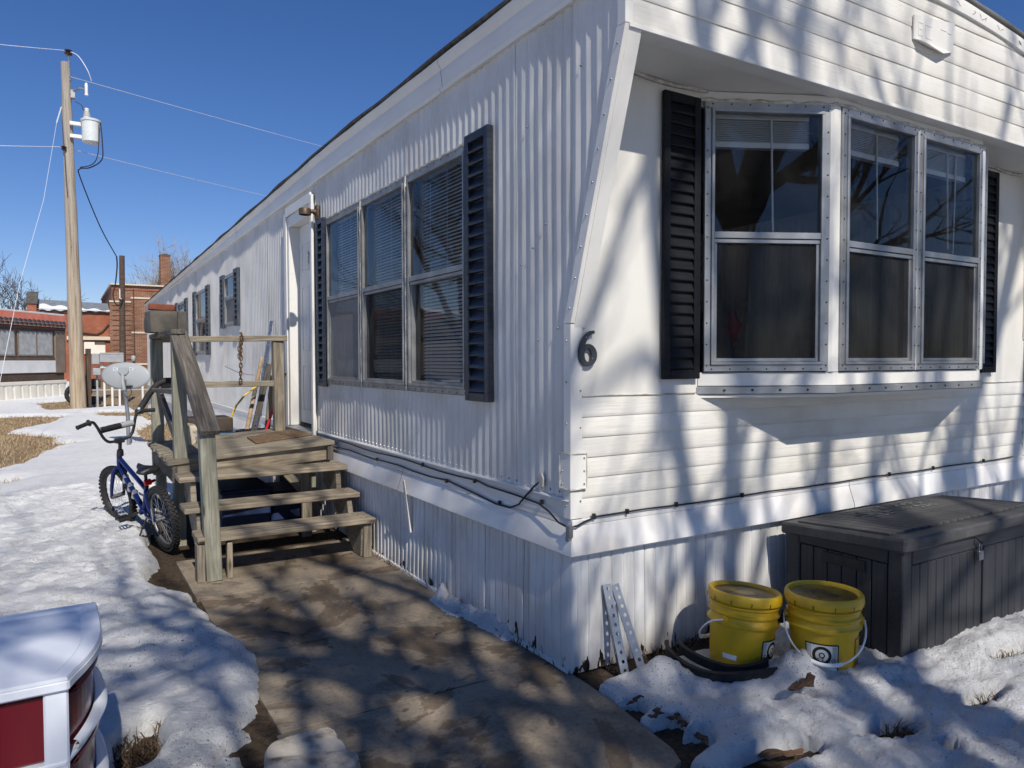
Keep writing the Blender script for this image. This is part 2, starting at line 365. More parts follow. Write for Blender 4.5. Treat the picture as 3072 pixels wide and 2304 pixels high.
def text_geo(body, size):
    cu = bpy.data.curves.new('lettering', 'FONT'); cu.body = body; cu.size = size; cu.align_x = 'CENTER'; cu.align_y = 'CENTER'; cu.resolution_u = 3
    o = bpy.data.objects.new('lettering', cu); COL.objects.link(o); dg = bpy.context.evaluated_depsgraph_get(); dg.update()
    me = o.evaluated_get(dg).to_mesh(); v = [tuple(p.co) for p in me.vertices]; f = [tuple(p.vertices) for p in me.polygons]
    o.evaluated_get(dg).to_mesh_clear(); bpy.data.objects.remove(o); bpy.data.curves.remove(cu); return v, f

# ------------------------------------------------------------------ setting: ground, path, snow
m = MB(); m.add([(-400,-300,-.02),(400,-300,-.02),(400,700,-.02),(-400,700,-.02)], [(0,1,2,3)])
struct(ob('ground', m, 'ground_soil'))
path = struct(empty('path', (-.65, 1, 0)))
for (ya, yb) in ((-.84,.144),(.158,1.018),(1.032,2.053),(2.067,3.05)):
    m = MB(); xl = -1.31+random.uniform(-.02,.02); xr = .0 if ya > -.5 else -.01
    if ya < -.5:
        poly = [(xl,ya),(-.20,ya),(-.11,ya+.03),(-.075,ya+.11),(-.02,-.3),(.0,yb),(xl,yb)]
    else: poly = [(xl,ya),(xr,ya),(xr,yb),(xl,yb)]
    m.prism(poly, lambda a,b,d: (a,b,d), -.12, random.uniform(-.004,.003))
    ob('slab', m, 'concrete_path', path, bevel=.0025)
E_ = [(-.2,12),(-.2,6.6),(-.5,5.6),(-1.25,5.0),(-1.38,4.2),(-1.37,3.02),(-1.39,2.3),(-1.32,1.72),(-1.24,1.25),(-1.22,.95),(-1.24,.69),(-1.30,.48),(-1.28,.36),(-1.36,.04),(-1.5,-.5),(-1.6,-2)]
ey = np.array([p[1] for p in E_][::-1]); ex_ = np.array([p[0] for p in E_][::-1])
def ss(a, b, t): t = np.clip((t-a)/(b-a), 0, 1); return t*t*(3-2*t)
def poly_sd(x, y, P):   # >0 inside, distance to polygon edge
    d = np.full(x.shape, 1e9); ins = np.zeros(x.shape, bool); n = len(P)
    for i in range(n):
        (ax, ay), (bx, by) = P[i], P[(i+1) % n]; dx, dy = bx-ax, by-ay
        t_ = np.clip(((x-ax)*dx+(y-ay)*dy)/(dx*dx+dy*dy), 0, 1); d = np.minimum(d, np.hypot(x-ax-t_*dx, y-ay-t_*dy))
        c = ((ay > y) != (by > y)); ins ^= c & (x < (bx-ax)*(y-ay)/((by-ay) if by != ay else 1e-9)+ax)
    return np.where(ins, d, -d)
GR = [[(-3.44,20.8),(-2.43,20.41),(-1.92,19.94),(-2.11,18.12),(-2.36,16.96),(-2.89,16.04),(-2.92,15.7),(-2.66,14.95),(-2.13,14.05),(-2.09,12.75),(-1.74,12.34),(-2.04,11.74),(-2.29,10.65),(-2.45,10.03),(-2.72,8.83),(-4.2,7.2),(-6,9),(-6.5,20)],
      [(-2.86,27.85),(-1.4,29.5),(-1.60,23.2),(-1.82,22.38),(-2.26,22.33),(-2.68,23.86)],
      [(-1.54,20.88),(-.87,21.4),(-.12,20.4),(-.05,18.04),(-.92,18.72)], [(-.75,14.29),(-.37,16.18),(.03,16.6),(0,11.25),(-.62,11.1),(-.74,11.88),(-.87,12.64)],
      [(-1.35,23.2),(.4,23.9),(9,25),(9,60),(-.8,60),(-1.2,30)], [(-2.62,7.5),(-2.46,7.7),(-2.45,8.1),(-2.7,8.0)]]
def snow_height(x, y, near):
    wob = (vnoise(x, y, 2.2, 3, 4)-.5)
    left = np.interp(y, ey, ex_)-x+wob*.16+(vnoise(x, y, 9, 5, 3)-.5)*.07      # >0 where snow lies, left of the path
    left = left+(vnoise(x, y, 28, 44, 3)-.5)*.03
    left = np.minimum(left, .5)
    # right-hand bed in front of the home
    xr = np.interp(y, [-2,-.88,-.45,-.05,.02], [-.25,-.10,-.02,.02,.05])
    right = np.minimum(x-xr+wob*.08, -.055-y+wob*.10-.03*np.sin(x*5))+(vnoise(x, y, 8, 8, 3)-.5)*.05
    right = np.where(y < .3, np.minimum(right, .5), -1)
    m_ = np.maximum(left, right)
    if near:
        hr = wob*.03
        for cx_, cy_, rx, ry, s in ((-.00,-.44,.035,.035,.5),(.03,-.63,.05,.035,.5),(.02,-.77,.06,.045,.6),(.17,-1.0,.13,.055,1.0),(.30,-1.03,.12,.05,.95),(.72,-1.13,.12,.055,1.0),(.60,-1.10,.09,.04,.8),(1.28,-1.17,.15,.055,1.0),(1.86,-1.0,.17,.065,1.0),(.73,-1.31,.06,.03,.8),(1.62,-1.22,.08,.04,.8),(.42,-.95,.05,.03,.6),(.95,-.13,.30,.05,.3),
                                       (-1.79,.30,.08,.10,.6),(-1.72,.42,.06,.05,.45),(-1.85,.10,.1,.1,.4),(-1.37,3.45,.07,.22,.7),(.15,-.08,.16,.05,.4),(-1.45,2.55,.10,.25,.4)):
            q = ((x-cx_)/rx)**2+((y-cy_)/ry)**2+wob*1.2
            m_ = m_-s*np.exp(-q*.8)
        # half-melted crust beside the concrete block
        thin = ss(.55,.2,y)*ss(-2.1,-1.75,x)*(x < -1); m_ = m_-thin*(.02+.22*vnoise(x, y*2.2, 7, 21, 4))
    else:
        for P in GR: m_ = np.minimum(m_, -poly_sd(x, y, P)+wob*.45+(vnoise(x, y, 5, 9, 3)-.5)*.25)
    th = (.085-.022*(x > -.3)+.05*(vnoise(x, y, 1.1, 12, 3)-.5)) if near else .06
    gr = vnoise(x, y, 6, 51, 5, .6)
    h = np.where(m_ > 0, th*np.sqrt(np.clip(m_/.16, 0, 1))*(.62+.75*gr if near else 1), m_*.25)
    if near:
        rip = (vnoise(x*.6+y*.25, y*2.6, 4.5, 14, 5)-.5)*.040+(vnoise(x, y, 18, 15, 4, .7)-.5)*.042+(vnoise(x, y, 48, 61, 2)-.5)*.010+(vnoise(x, y, 2.2, 4, 2)-.5)*.03
        h = h+np.where(m_ > 0, rip*np.clip(m_/.12, 0, 1), 0)
        h = h+(.085*np.exp(-(((x-.76)/.13)**2+((y+.63)/.09)**2))+.05*np.exp(-(((x-1.05)/.20)**2+((y+.83)/.08)**2)))*(1+1.1*(vnoise(x, y, 34, 6, 3)-.5))
        h = h+.07*np.exp(-(((x-.30)/.10)**2+((y+.28)/.09)**2))
        h = h+.02*np.exp(-(((x-1.75)/.5)**2+((y+.90)/.08)**2))*(m_ > .2)
        h = h+.05*ss(3.3,4.4,y)*(x < -1.3)*(m_ > 0)
    else: h = h+np.where(m_ > 0, (vnoise(x*.5, y*1.6, 1.6, 14, 3)-.5)*.05, 0)
    h = np.clip(h, -.05, .3); return np.where((h < .004) & (m_ <= 0), -.05, h)
for nm, xs, ys, near in (('snow', np.arange(-4.2, 5.0, .0185), np.arange(-1.9, 6.3, .0185), True), ('snow', np.arange(-60, -.02, .16), np.arange(6.24, 60, .16), False), ('snow', np.arange(-40, -4.15, .3), np.arange(-30, 6.4, .3), False), ('snow', np.arange(-4.25, 30, .3), np.arange(-30, -1.9, .3), False)):
    X, Y = np.meshgrid(xs, ys); Z = snow_height(X, Y, near)
    if ys[0] < -20: Z = np.where(vnoise(X, Y, .4, 31, 4) > .46, .05, -.05)
    if xs[-1] > 5 and near: pass
    v, f = gridmesh(xs, ys, Z); keep = (v[f][:, :, 2] > -.045).any(1); f = f[keep]
    s_ = ob(nm, npmesh('snow', v, f), 'snow'); struct(s_)
# a narrow strip of old snow by the skirting
xs = np.arange(-.20,.01,.012); ys = np.arange(.45,1.42,.012); X, Y = np.meshgrid(xs, ys)
Z = .10*np.exp(-((X+.045+.025*np.sin(Y*7))/.050)**2)*ss(.47,.56,Y)*ss(1.40,1.28,Y)*np.clip(vnoise(X,Y,11,3,4)*2.2-.45,0,1.3)-.012
v, f = gridmesh(xs, ys, Z); f = f[(v[f][:,:,2] > -.004).any(1)]; tag(ob('snow_ridge', npmesh('snow_ridge', v, f), 'snow'), 'narrow lump of old snow along the side skirting', 'snow')
# dry grass blades on bare patches
def blades(name, pts, hmin, hmax, w, mat, lean=.9):
    n = len(pts); hh = rng.uniform(hmin, hmax, n); a = rng.uniform(0, 6.28, n); ln = rng.uniform(.2, lean, n); b = rng.uniform(0, 6.28, n)
    p = np.array(pts); dx = np.cos(a)*w; dy = np.sin(a)*w
    base1 = p+np.stack([dx, dy, 0*dx], 1); base2 = p-np.stack([dx, dy, 0*dx], 1)
    mid = p+np.stack([np.cos(b)*ln*hh*.4, np.sin(b)*ln*hh*.4, hh*.6], 1); tip = p+np.stack([np.cos(b)*ln*hh, np.sin(b)*ln*hh, hh*.85], 1)
    v = np.concatenate([base1, base2, mid+np.stack([dx,dy,0*dx],1)*.7, mid-np.stack([dx,dy,0*dx],1)*.7, tip]); i = np.arange(n)
    f = np.concatenate([np.stack([i, i+n, i+3*n], 1), np.stack([i, i+3*n, i+2*n], 1), np.stack([i+2*n, i+3*n, i+4*n], 1)])
    return ob(name, npmesh(name, v, f), mat)
pts = []
for P, dens in zip(GR, (300, 120, 260, 300, 40, 500)):
    xs_, ys_ = [p[0] for p in P], [p[1] for p in P]; x0, x1, y0, y1 = max(min(xs_),-5), min(max(xs_),3), min(ys_), min(max(ys_),34)
    n = int((x1-x0)*(y1-y0)*dens); x = rng.uniform(x0, x1, n); y = rng.uniform(y0, y1, n); k = poly_sd(x, y, P)+(vnoise(x, y, 2.2, 3, 4)-.5)*-.2 > -.12
    pts += [(a, b, -.02) for a, b in zip(x[k], y[k])]
g = blades('dry_grass', pts, .03, .09, .005, 'dry_grass', 1.6); g['kind'] = 'stuff'; g['label'] = 'short dry tan lawn grass between the snow patches'; g['category'] = 'grass'
pts = []
for i in range(260):
    y = rng.uniform(-.0, 2.7); pts.append((rng.uniform(-.05, -.005), y, 0)) if (abs(y-.75) < .5 or y > 1.9 or rng.random() < .35) else None
for i in range(160): pts.append((rng.uniform(.15, .9), rng.uniform(-.09, -.01), 0))
for i in range(300): pts.append((rng.normal(-1.80,.07), rng.normal(.28,.09), 0))
for c in ((.72,-1.13),(1.28,-1.19),(1.86,-1.0)):
    for i in range(90): pts.append((rng.normal(c[0],.05), rng.normal(c[1],.025), -.01))
g = blades('dead_grass', pts, .02, .07, .003, 'dead_leaf', 1.4); g['kind'] = 'stuff'; g['label'] = 'brown dead grass stems and leaves along the skirting and melt holes'; g['category'] = 'grass'

# ------------------------------------------------------------------ the mobile home
HL, HW, OV, ZS = 19.8, 4.26, .376, 2.82     # length, width, front overhang, soffit height
home = tag(empty('mobile_home', (HW/2, HL/2, 0)), 'long white mobile home with corrugated side and overhanging front with bay window', 'mobile home')
TOPY = [-.45,.4,3.5,9.7,19.9]; TOPZ = [3.24,3.245,3.273,3.173,3.02]; BOTZ = [3.042,3.055,3.058,3.018,2.962]
ztop = lambda y: float(np.interp(y, TOPY, TOPZ)); zbot = lambda y: float(np.interp(y, TOPY, BOTZ))
PITCH = .0762
def corr(y):
    t_ = (y/PITCH) % 1.0; a = abs(math.sin(math.pi*t_)); return -.0095*(a**.62)-(.0024 if .42 < t_ < .58 else 0) if y < 3.9 else -.0075*(1-math.cos(2*math.pi*t_))
dent = lambda y, z: .0022*math.sin(y*3.1+z*1.7)+.0016*math.sin(y*7.7-z*4.1+1)+.001*math.sin(z*11+y*2)
def side_panel(y0, y1, z0f, z1f, xoff=0, fl=1, xb=0):
    n = max(2, int(round((y1-y0)/PITCH*10))); rows = 7; m = MB(); k = 0
    for i in range(n+1):
        y = y0+(y1-y0)*i/n; a, b = z0f(y), z1f(y)
        for r in range(rows):
            z = a+(b-a)*r/(rows-1); m.v.append((xb+fl*(xoff+corr(y)+dent(y, z)), y, z))
    for i in range(n):
        for r in range(rows-1): m.f.append((i*rows+r, i*rows+r+1, (i+1)*rows+r+1, (i+1)*rows+r))
    return m
slant = lambda y: 1.61+(-y/OV)*(ZS-1.61)
cst = lambda c: (lambda y: c)
ZB = .805; WIN = (.97, 3.60, 1.247, 2.677); DOOR = (3.98, 4.84, .80, 2.90)
FW = [(7.55,8.30,1.93,2.65),(9.82,10.92,1.56,2.63),(12.2,13.3,1.55,2.60)]
secs = [(-OV,-.002,slant,zbot),(0,.48,cst(ZB),zbot),(.48,.97,cst(ZB),zbot)]
for a, b in ((.97,1.85),(1.85,2.72),(2.72,3.60)): secs += [(a,b,cst(ZB),cst(WIN[2])),(a,b,cst(WIN[3]),zbot)]
secs += [(3.60,3.98,cst(ZB),zbot),(3.98,4.84,cst(2.90),zbot),(4.84,5.75,cst(ZB),zbot),(5.75,6.65,cst(ZB),zbot),(6.65,7.55,cst(ZB),zbot)]
for i, (a, b, c, d) in enumerate(FW):
    secs += [(a,b,cst(ZB),cst(c)),(a,b,cst(d),zbot)]; e = FW[i+1][0] if i < 2 else 14.2
    mid_ = (b+e)/2; secs += [(b,mid_,cst(ZB),zbot),(mid_,e,cst(ZB),zbot)]
for k in range(6): a = 14.2+k*(HL-14.2)/6; secs.append((a, a+(HL-14.2)/6, cst(ZB), zbot))
for i, (a, b, c, d) in enumerate(secs): ob('siding_panel', side_panel(a, b, c, d, (i % 2)*.0015), 'side_siding', home, smooth=40)
# hidden far side and rear
ob('siding_panel', side_panel(-OV, HL, lambda y: slant(y) if y < 0 else ZB, zbot, 0, -1, HW), 'side_siding', home, smooth=40)
m = MB(); m.box(0, HW, HL-.01, HL, .1, 3.05); ob('rear_wall', m, 'smooth_siding', home)
# wall liner (behind the metal) and interior
m = MB()
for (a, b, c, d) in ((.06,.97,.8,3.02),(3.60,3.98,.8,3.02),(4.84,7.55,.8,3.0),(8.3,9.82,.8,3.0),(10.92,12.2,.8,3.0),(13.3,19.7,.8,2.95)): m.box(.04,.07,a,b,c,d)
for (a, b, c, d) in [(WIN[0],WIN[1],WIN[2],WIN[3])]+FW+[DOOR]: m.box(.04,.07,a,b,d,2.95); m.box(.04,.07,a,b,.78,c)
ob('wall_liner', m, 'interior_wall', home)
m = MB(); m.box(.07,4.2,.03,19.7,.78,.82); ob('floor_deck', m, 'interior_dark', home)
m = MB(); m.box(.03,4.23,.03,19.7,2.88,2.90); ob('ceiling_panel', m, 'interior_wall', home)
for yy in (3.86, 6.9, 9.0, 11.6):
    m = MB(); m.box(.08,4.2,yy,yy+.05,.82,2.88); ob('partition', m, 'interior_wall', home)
# eave trim and roof
prof = [(.0,-1,.0),(-.030,-1,0),(-.036,-1,.022),(-.018,-1,.035),(-.020,-1,.060),(-.028,0,-.075),(-.024,0,-.060),(-.046,0,-.028),(-.050,0,-.004),(-.0,0,-.002)]
def pf(y, dx): return lambda p: (p[0]+dx+.003*math.sin(y*5)*(p[1] == -1), y, (zbot(y) if p[1] == -1 else ztop(y))+p[2]+.002*math.sin(y*9+p[0]*50))
for k, (a, b) in enumerate(((-OV-.05,1.30),(1.30,4.0),(4.0,7.4),(7.4,11.2),(11.2,15.4),(15.4,HL+.05))):
    n = int((b-a)/.12)+2; m = MB(); m.extrude(prof, [pf(a+(b-a)*i/(n-1), -.002*(k % 2)) for i in range(n)]); ob('eave_trim', m, 'trim_white', home, smooth=35)
n = 90; m = MB()
m.extrude([(-.040,0,.0),(-.062,0,.004),(-.062,0,.022),(-.02,0,.03),(.10,0,.034)], [(lambda y: (lambda p: (p[0]+.006*math.sin(y*31)+.004*math.sin(y*77), y, ztop(y)+p[2]+.004*math.sin(y*23))))(-OV-.06+(HL+.12+OV)*i/(n-1)) for i in range(n)])
ob('roof_edge', m, 'roof_edge', home, smooth=40)
CR = .30
arc = lambda x: CR*(1-((x-HW/2)/(HW/2+.05))**2)
nx, ny = 26, 60; m = MB()
for j in range(ny+1):
    y = -OV-.04+(HL+OV+.08)*j/ny
    for i in range(nx+1): x = -.05+(HW+.10)*i/nx; m.v.append((x, y, ztop(y)+.028+max(arc(x),0)))
for j in range(ny):
    for i in range(nx): a = j*(nx+1)+i; m.f.append((a,a+1,a+nx+2,a+nx+1))
ob('roof', m, 'roof_metal', home, smooth=40)
m = MB(); m.lathe([(.055,0),(.055,.16),(.085,.16),(.085,.20),(.02,.22)], 14, (.42,12.3,3.25)); ob('vent_pipe', m, 'trim_white', home, smooth=40)
# front: overhang courses, soffit, smooth panel, lower courses
def course(z0, z1, y, x0, x1, clip=None, nm='siding_board', mat='front_siding'):
    n = 44; m = MB(); cols = []
    for i in range(n+1):
        x = x0+(x1-x0)*i/n; top = z1 if clip is None else min(z1, clip(x))
        w = .0014*math.sin(x*4.3+z0*9)+.0010*math.sin(x*11+z0*3)
        if top-z0 < .004: cols.append(None); continue
        cols.append(len(m.v)); h = top-z0
        for t_, d in ((0,.000),(0,.0045),(.05,.0066),(.20,.0070),(.40,.0062),(.47,.0058),(.53,.0054),(.78,.0040),(.92,.0015),(1,-.0005)): m.v.append((x, y-d+w, z0+h*t_))
    for a, b in zip(cols, cols[1:]):
        if a is None or b is None: continue
        for j in range(9): m.f.append((a+j, b+j, b+j+1, a+j+1))
    if m.f: ob(nm, m, mat, home, smooth=50)
for k in range(6): course(.715+k*.0945, .715+(k+1)*.0945+.003, 0, .045, HW-.045)
clipf = lambda x: 3.215+arc(x)
for k in range(7): course(ZS+.004+k*.1135, ZS+.004+(k+1)*.1135+.003, -OV, .022, HW-.022, clipf)
m = MB(); m.box(.0,HW,-OV+.002,-OV+.03,ZS-.004,3.1); ob('overhang_backing', m, 'trim_white', home)
m = MB(); nn = 30
for i in range(nn+1):
    x = -.03+(HW+.06)*i/nn; z = 3.20+max(arc(x),0)
    for dy, dz in ((-.004,-.03),(-.022,-.028),(-.026,.02),(-.020,.048),(.03,.052)): m.v.append((x,-OV+dy,z+dz+.004*math.sin(x*37)*(dz > 0)))
for i in range(nn):
    for j in range(4): a = i*5+j; m.f.append((a,a+5,a+6,a+1))
ob('front_roof_trim', m, 'trim_white', home, smooth=35)
m = MB()
for i in range(34):
    x = random.uniform(1.6,4.2); z = 3.205+max(arc(x),0); p = [(x,-OV-.0262,z+.012)]
    for k in range(3): p.append((p[-1][0]+random.uniform(-.025,.025), -OV-.0265, p[-1][2]-random.uniform(.004,.010)))
    m.tube(p, .0010, 4)
ob('tar_drips', m, 'roof_edge', home, stuff=True)
pts_ = [(2.02,3.338),(2.43,3.384),(2.41,3.213),(2.22,3.196),(2.016,3.206)]
m = MB(); m.prism(pts_, lambda a,b,d: (a,-OV-.009-d,b), 0, .010); npl = ob('name_plate', m, 'trim_white', home, bevel=.001)
m = MB(); m.hexa([(2.02,-OV-.018,3.207),(2.40,-OV-.018,3.212),(2.40,-OV-.021,3.212),(2.02,-OV-.021,3.207),(2.06,-OV-.045,3.192),(2.26,-OV-.045,3.168),(2.26,-OV-.048,3.168),(2.06,-OV-.048,3.192)]); ob('bent_lip', m, 'trim_white', npl)
m = MB()
for (a, b, c, d) in [(q[0]-.07,q[1]-.07,q[2]-.09,q[3]-.09) for q in ((2.13,2.17,3.395,3.399),(2.13,2.165,3.360,3.364),(2.13,2.17,3.325,3.329),(2.126,2.130,3.325,3.399),(2.20,2.26,3.395,3.400),(2.20,2.26,3.325,3.330),(2.196,2.200,3.330,3.395),(2.35,2.41,3.405,3.409),(2.42,2.46,3.40,3.404))]: m.box(a,b,-OV-.0212,-OV-.0190,c,d)
ob('embossing', m, 'trim_white', npl, stuff=True)
m = MB(); m.box(.0,HW,-OV-.004,.02,ZS,ZS+.02); ob('soffit', m, 'smooth_siding', home)
m = MB(); m.box(.0,HW,-OV-.012,-OV+.075,ZS-.012,ZS-.001); m.box(0,HW,-OV-.016,-OV-.004,ZS-.014,ZS+.006); ob('soffit_trim', m, 'trim_white', home, bevel=.002)
m = MB(); m.tube([(.06+i*.14, -.012+.006*math.sin(i*2.1), ZS-.008+.006*math.sin(i*1.3)) for i in range(30)], [.007+.005*abs(math.sin(i*1.7)) for i in range(30)], 6); ob('caulk_bead', m, 'caulk', home, smooth=60)
BX = [(.79,0),(1.455,-.32),(2.925,-.32),(3.575,0)]
m = MB()
for (a, b, c, d) in ((.0,.79,1.285,ZS),(3.575,HW,1.285,ZS),(.79,3.575,1.20,1.30),(.79,3.575,2.74,ZS)): m.box(a,b,0,.02,c,d)
m.box(0,HW,.012,.03,.70,1.29); ob('smooth_wall', m, 'smooth_siding', home)
m = MB(); m.tube([(.05+i*.12, -.006, 1.283+.002*math.sin(i)) for i in range(7)], .004, 5); m.tube([(3.6+i*.12, -.006, 1.283) for i in range(6)], .004, 5); ob('seam_caulk', m, 'caulk', home)
# corner trims with rivets
for (xs, sg) in ((0,1),(HW,-1)):
    m = MB(); T = lambda a, y, z: (xs+sg*a, y, z)
    def trim(pts, fw, sw):
        for (p, q) in zip(pts, pts[1:]):
            d = .010
            m.hexa([T(-.018,p[0]-d,p[1]),T(fw,p[0]-d,p[1]),T(fw,p[0]-d+.003,p[1]),T(-.018,p[0]-d+.003,p[1]),T(-.018,q[0]-d,q[1]),T(fw,q[0]-d,q[1]),T(fw,q[0]-d+.003,q[1]),T(-.018,q[0]-d+.003,q[1])])
            m.hexa([T(-.0215,p[0]-d,p[1]),T(-.018,p[0]-d,p[1]),T(-.018,p[0]+sw,p[1]),T(-.0215,p[0]+sw,p[1]),T(-.0215,q[0]-d,q[1]),T(-.018,q[0]-d,q[1]),T(-.018,q[0]+sw,q[1]),T(-.0215,q[0]+sw,q[1])])
    trim([(0,1.62),(-OV,ZS)], .070, .045)
    # inner return of the slanted fin
    m.hexa([T(.0,-.01,1.60),T(.066,-.01,1.60),T(.066,.0,1.60),T(.0,.0,1.60),T(.0,-OV-.008,ZS-.01),T(.066,-OV-.008,ZS-.01),T(.066,-.001,ZS-.01),T(.0,-.001,ZS-.01)])
    ob('slanted_corner_trim', m, 'trim_white', home)
    m = MB(); trim([(-OV,ZS+.003),(-OV-.004,3.2)], .020, .04); ob('upper_corner_trim', m, 'trim_white', home, bevel=.001); m = MB(); trim([(0,.72),(0,1.615)], .045, .045); ob('corner_trim', m, 'trim_white', home, bevel=.001)
    if sg == 1:
        m = MB()
        for k in range(9):
            t_ = (k+.5)/9; y, z = -OV*t_, 1.62+(ZS-1.62)*t_; m.disc(T(-.0215, y+.018, z), (-1,0,0), .0055, .004)
        for k in range(5): m.disc(T(-.0215,.022,.78+k*.19), (-1,0,0), .0055, .004); m.disc(T(.034,-.010,.80+k*.17), (0,-1,0), .005, .004)
        ob('rivets', m, 'galvanised', home, stuff=True)
# riveted patch over the lower corner
m = MB(); m.box(-.030,-.026,-.016,.062,.86,1.02); m.box(-.030,.062,-.020,-.016,.86,1.02); ob('corner_patch', m, 'trim_white', home, bevel=.001)
m = MB()
for z in (.88,.94,1.0):
    m.disc((-.030,.045,z), (-1,0,0), .005, .004); m.disc((.048,-.020,z), (0,-1,0), .005, .004)
ob('patch_rivets', m, 'galvanised', home, stuff=True)
m = MB(); m.tube([(-.0305,.062,.86),(-.031,.0635,.95),(-.030,.062,1.02),(-.031,.02,1.022),(-.0305,-.018,1.021),(.0,-.0215,1.022),(.062,-.021,1.020),(.063,-.021,.94),(.062,-.021,.86),(.02,-.022,.858),(-.028,-.018,.856),(-.0315,.02,.857),(-.031,.060,.86)], .0042, 5); ob('patch_caulk', m, 'caulk', home)
# rail under the side siding
prof2 = [(.0,.812),(-.020,.808),(-.024,.800),(-.014,.780),(-.010,.735),(-.016,.715),(-.010,.700)]
for (a, b) in ((.0,3.9),(4.9,10.5),(10.5,HL)):
    n = int((b-a)/.2)+2; m = MB(); m.extrude(prof2, [(lambda y: (lambda p: (p[0]+.002*math.sin(y*6+p[1]*30), y, p[1]+.002*math.sin(y*3))))(a+(b-a)*i/(n-1)) for i in range(n)]); ob('bottom_rail', m, 'trim_white', home, smooth=40)
m = MB()
for i in range(180):
    y = .06+i*.0762*1.0
    if y > 3.9 and y < 4.9: continue
    if y > 13: break
    m.disc((corr(y)-.001, y+.038, .832), (-1,0,0), .0055, .004, 6)
for i in range(70):
    y = 5.1+i*.1524; m.disc((-.014, y+.038, 1.45), (-1,0,0), .006, .004, 6)
for (y, z) in ((.20,2.10),(.31,2.00),(.42,1.93),(.36,2.6),(.10,1.6),(.27,1.55),(-.08,2.75)): m.disc((-.014,y,z), (-1,0,0), .006, .006, 6)
ob('siding_screws', m, 'galvanised', home, stuff=True)
# flashing band over the skirting
pfl = [(.006,.716),(.016,.712),(.017,.690),(.012,.688),(.018,.684),(.052,.585),(.056,.562),(.050,.556),(.02,.556)]
def wv(q): return .002*math.sin(q*4.1)+.0015*math.sin(q*9.7)
for (a, b) in ((None,1.95),(1.955,4.4),(4.4,8.5),(8.5,13),(13,HL)):
    A = 0 if a is None else a; n = int((b-A)/.12)+2; m = MB()
    m.extrude(pfl, [(lambda y, first: (lambda p: (-p[0]+wv(y)*(p[1] < .66), (-p[0] if first else y), p[1])))(A+(b-A)*i/(n-1), a is None and i == 0) for i in range(n)]); ob('flashing', m, 'flashing_white', home, smooth=30)
for (a, b) in ((None,2.05),(2.055,HW)):
    A = 0 if a is None else a; n = int((b-A)/.12)+2; m = MB()
    m.extrude(pfl, [(lambda x, first: (lambda p: ((-p[0] if first else x), -p[0]+wv(x+3)*(p[1] < .66), p[1])))(A+(b-A)*i/(n-1), a is None and i == 0) for i in range(n)]); ob('flashing', m, 'flashing_white', home, smooth=30)
# skirting panels
def skirt(u0, u1, fn, dense):
    m = MB(); prof = []; u = u0
    st = [(0,0),(.006,.010),(.020,.012),(.034,.010),(.040,0),(.060,0)] if dense else [(0,0),(.004,.006),(.012,.008),(.055,.009),(.060,.002),(.066,.001),(.070,.008),(.13,.009),(.136,.001)]
    per = .066 if dense else .140
    while u < u1:
        for a, d in st:
            if u+a <= u1: prof.append((u+a, d))
        u += per
    prof.append((u1, 0)); rows = [.0,.12,.3,.45,.60]
    for (u, d) in prof:
        for z in rows: m.v.append(fn(u, d+.003*math.sin(u*5+z*4)+.004*math.sin(z*5.2+u*1.3), z))
    R_ = len(rows)
    for i in range(len(prof)-1):
        for r in range(R_-1): a = i*R_+r; m.f.append((a,a+1,a+R_+1,a+R_))
    return m
y = 0.012
k = 0
while y < HL:
    w = .405; ob('skirting_panel', skirt(y, min(y+w-.003, HL), lambda u,d,z: (-.004-d, u, z), y > 1.0), 'skirt_white', home, smooth=30); y += w
x = .012
while x < HW:
    w = .42; ob('skirting_panel', skirt(x, min(x+w-.003, HW), lambda u,d,z: (u, -.004-d, z), False), 'skirt_white', home, smooth=30); x += w
m = MB(); m.tube([(.035,-.006,0),(.035,-.006,.60)], .001, 4)
for i in range(1):
    pr = [(.06,-.014),(.01,-.014),(-.006,-.012),(-.013,-.004),(-.015,.01),(-.015,.06)]; n = 2
    m = MB(); m.extrude(pr, [lambda p: (p[0],p[1],.0), lambda p: (p[0],p[1],.60)]); ob('skirting_corner', m, 'skirt_white', home, smooth=60)
# torn strip sticking up behind the flashing, base rail
m = MB(); m.hexa([(-.05,1.80,.55),(-.058,1.80,.55),(-.058,1.835,.55),(-.05,1.835,.55),(-.075,1.775,.655),(-.082,1.775,.655),(-.080,1.80,.66),(-.073,1.80,.66)]); m.hexa([(-.014,1.80,.30),(-.030,1.80,.30),(-.030,1.83,.30),(-.014,1.83,.30),(-.05,1.80,.55),(-.058,1.80,.55),(-.058,1.835,.55),(-.05,1.835,.55)]); ob('torn_skirting', m, 'flashing_white', home)
m = MB(); m.extrude([(-.004,.02),(-.028,.015),(-.03,.0),(-.005,-.01)], [(lambda y: (lambda p: (p[0]+.004*math.sin(y*7), y, p[1])))(.0+.1*i) for i in range(28)]); ob('base_rail', m, 'trim_white', home, smooth=40)
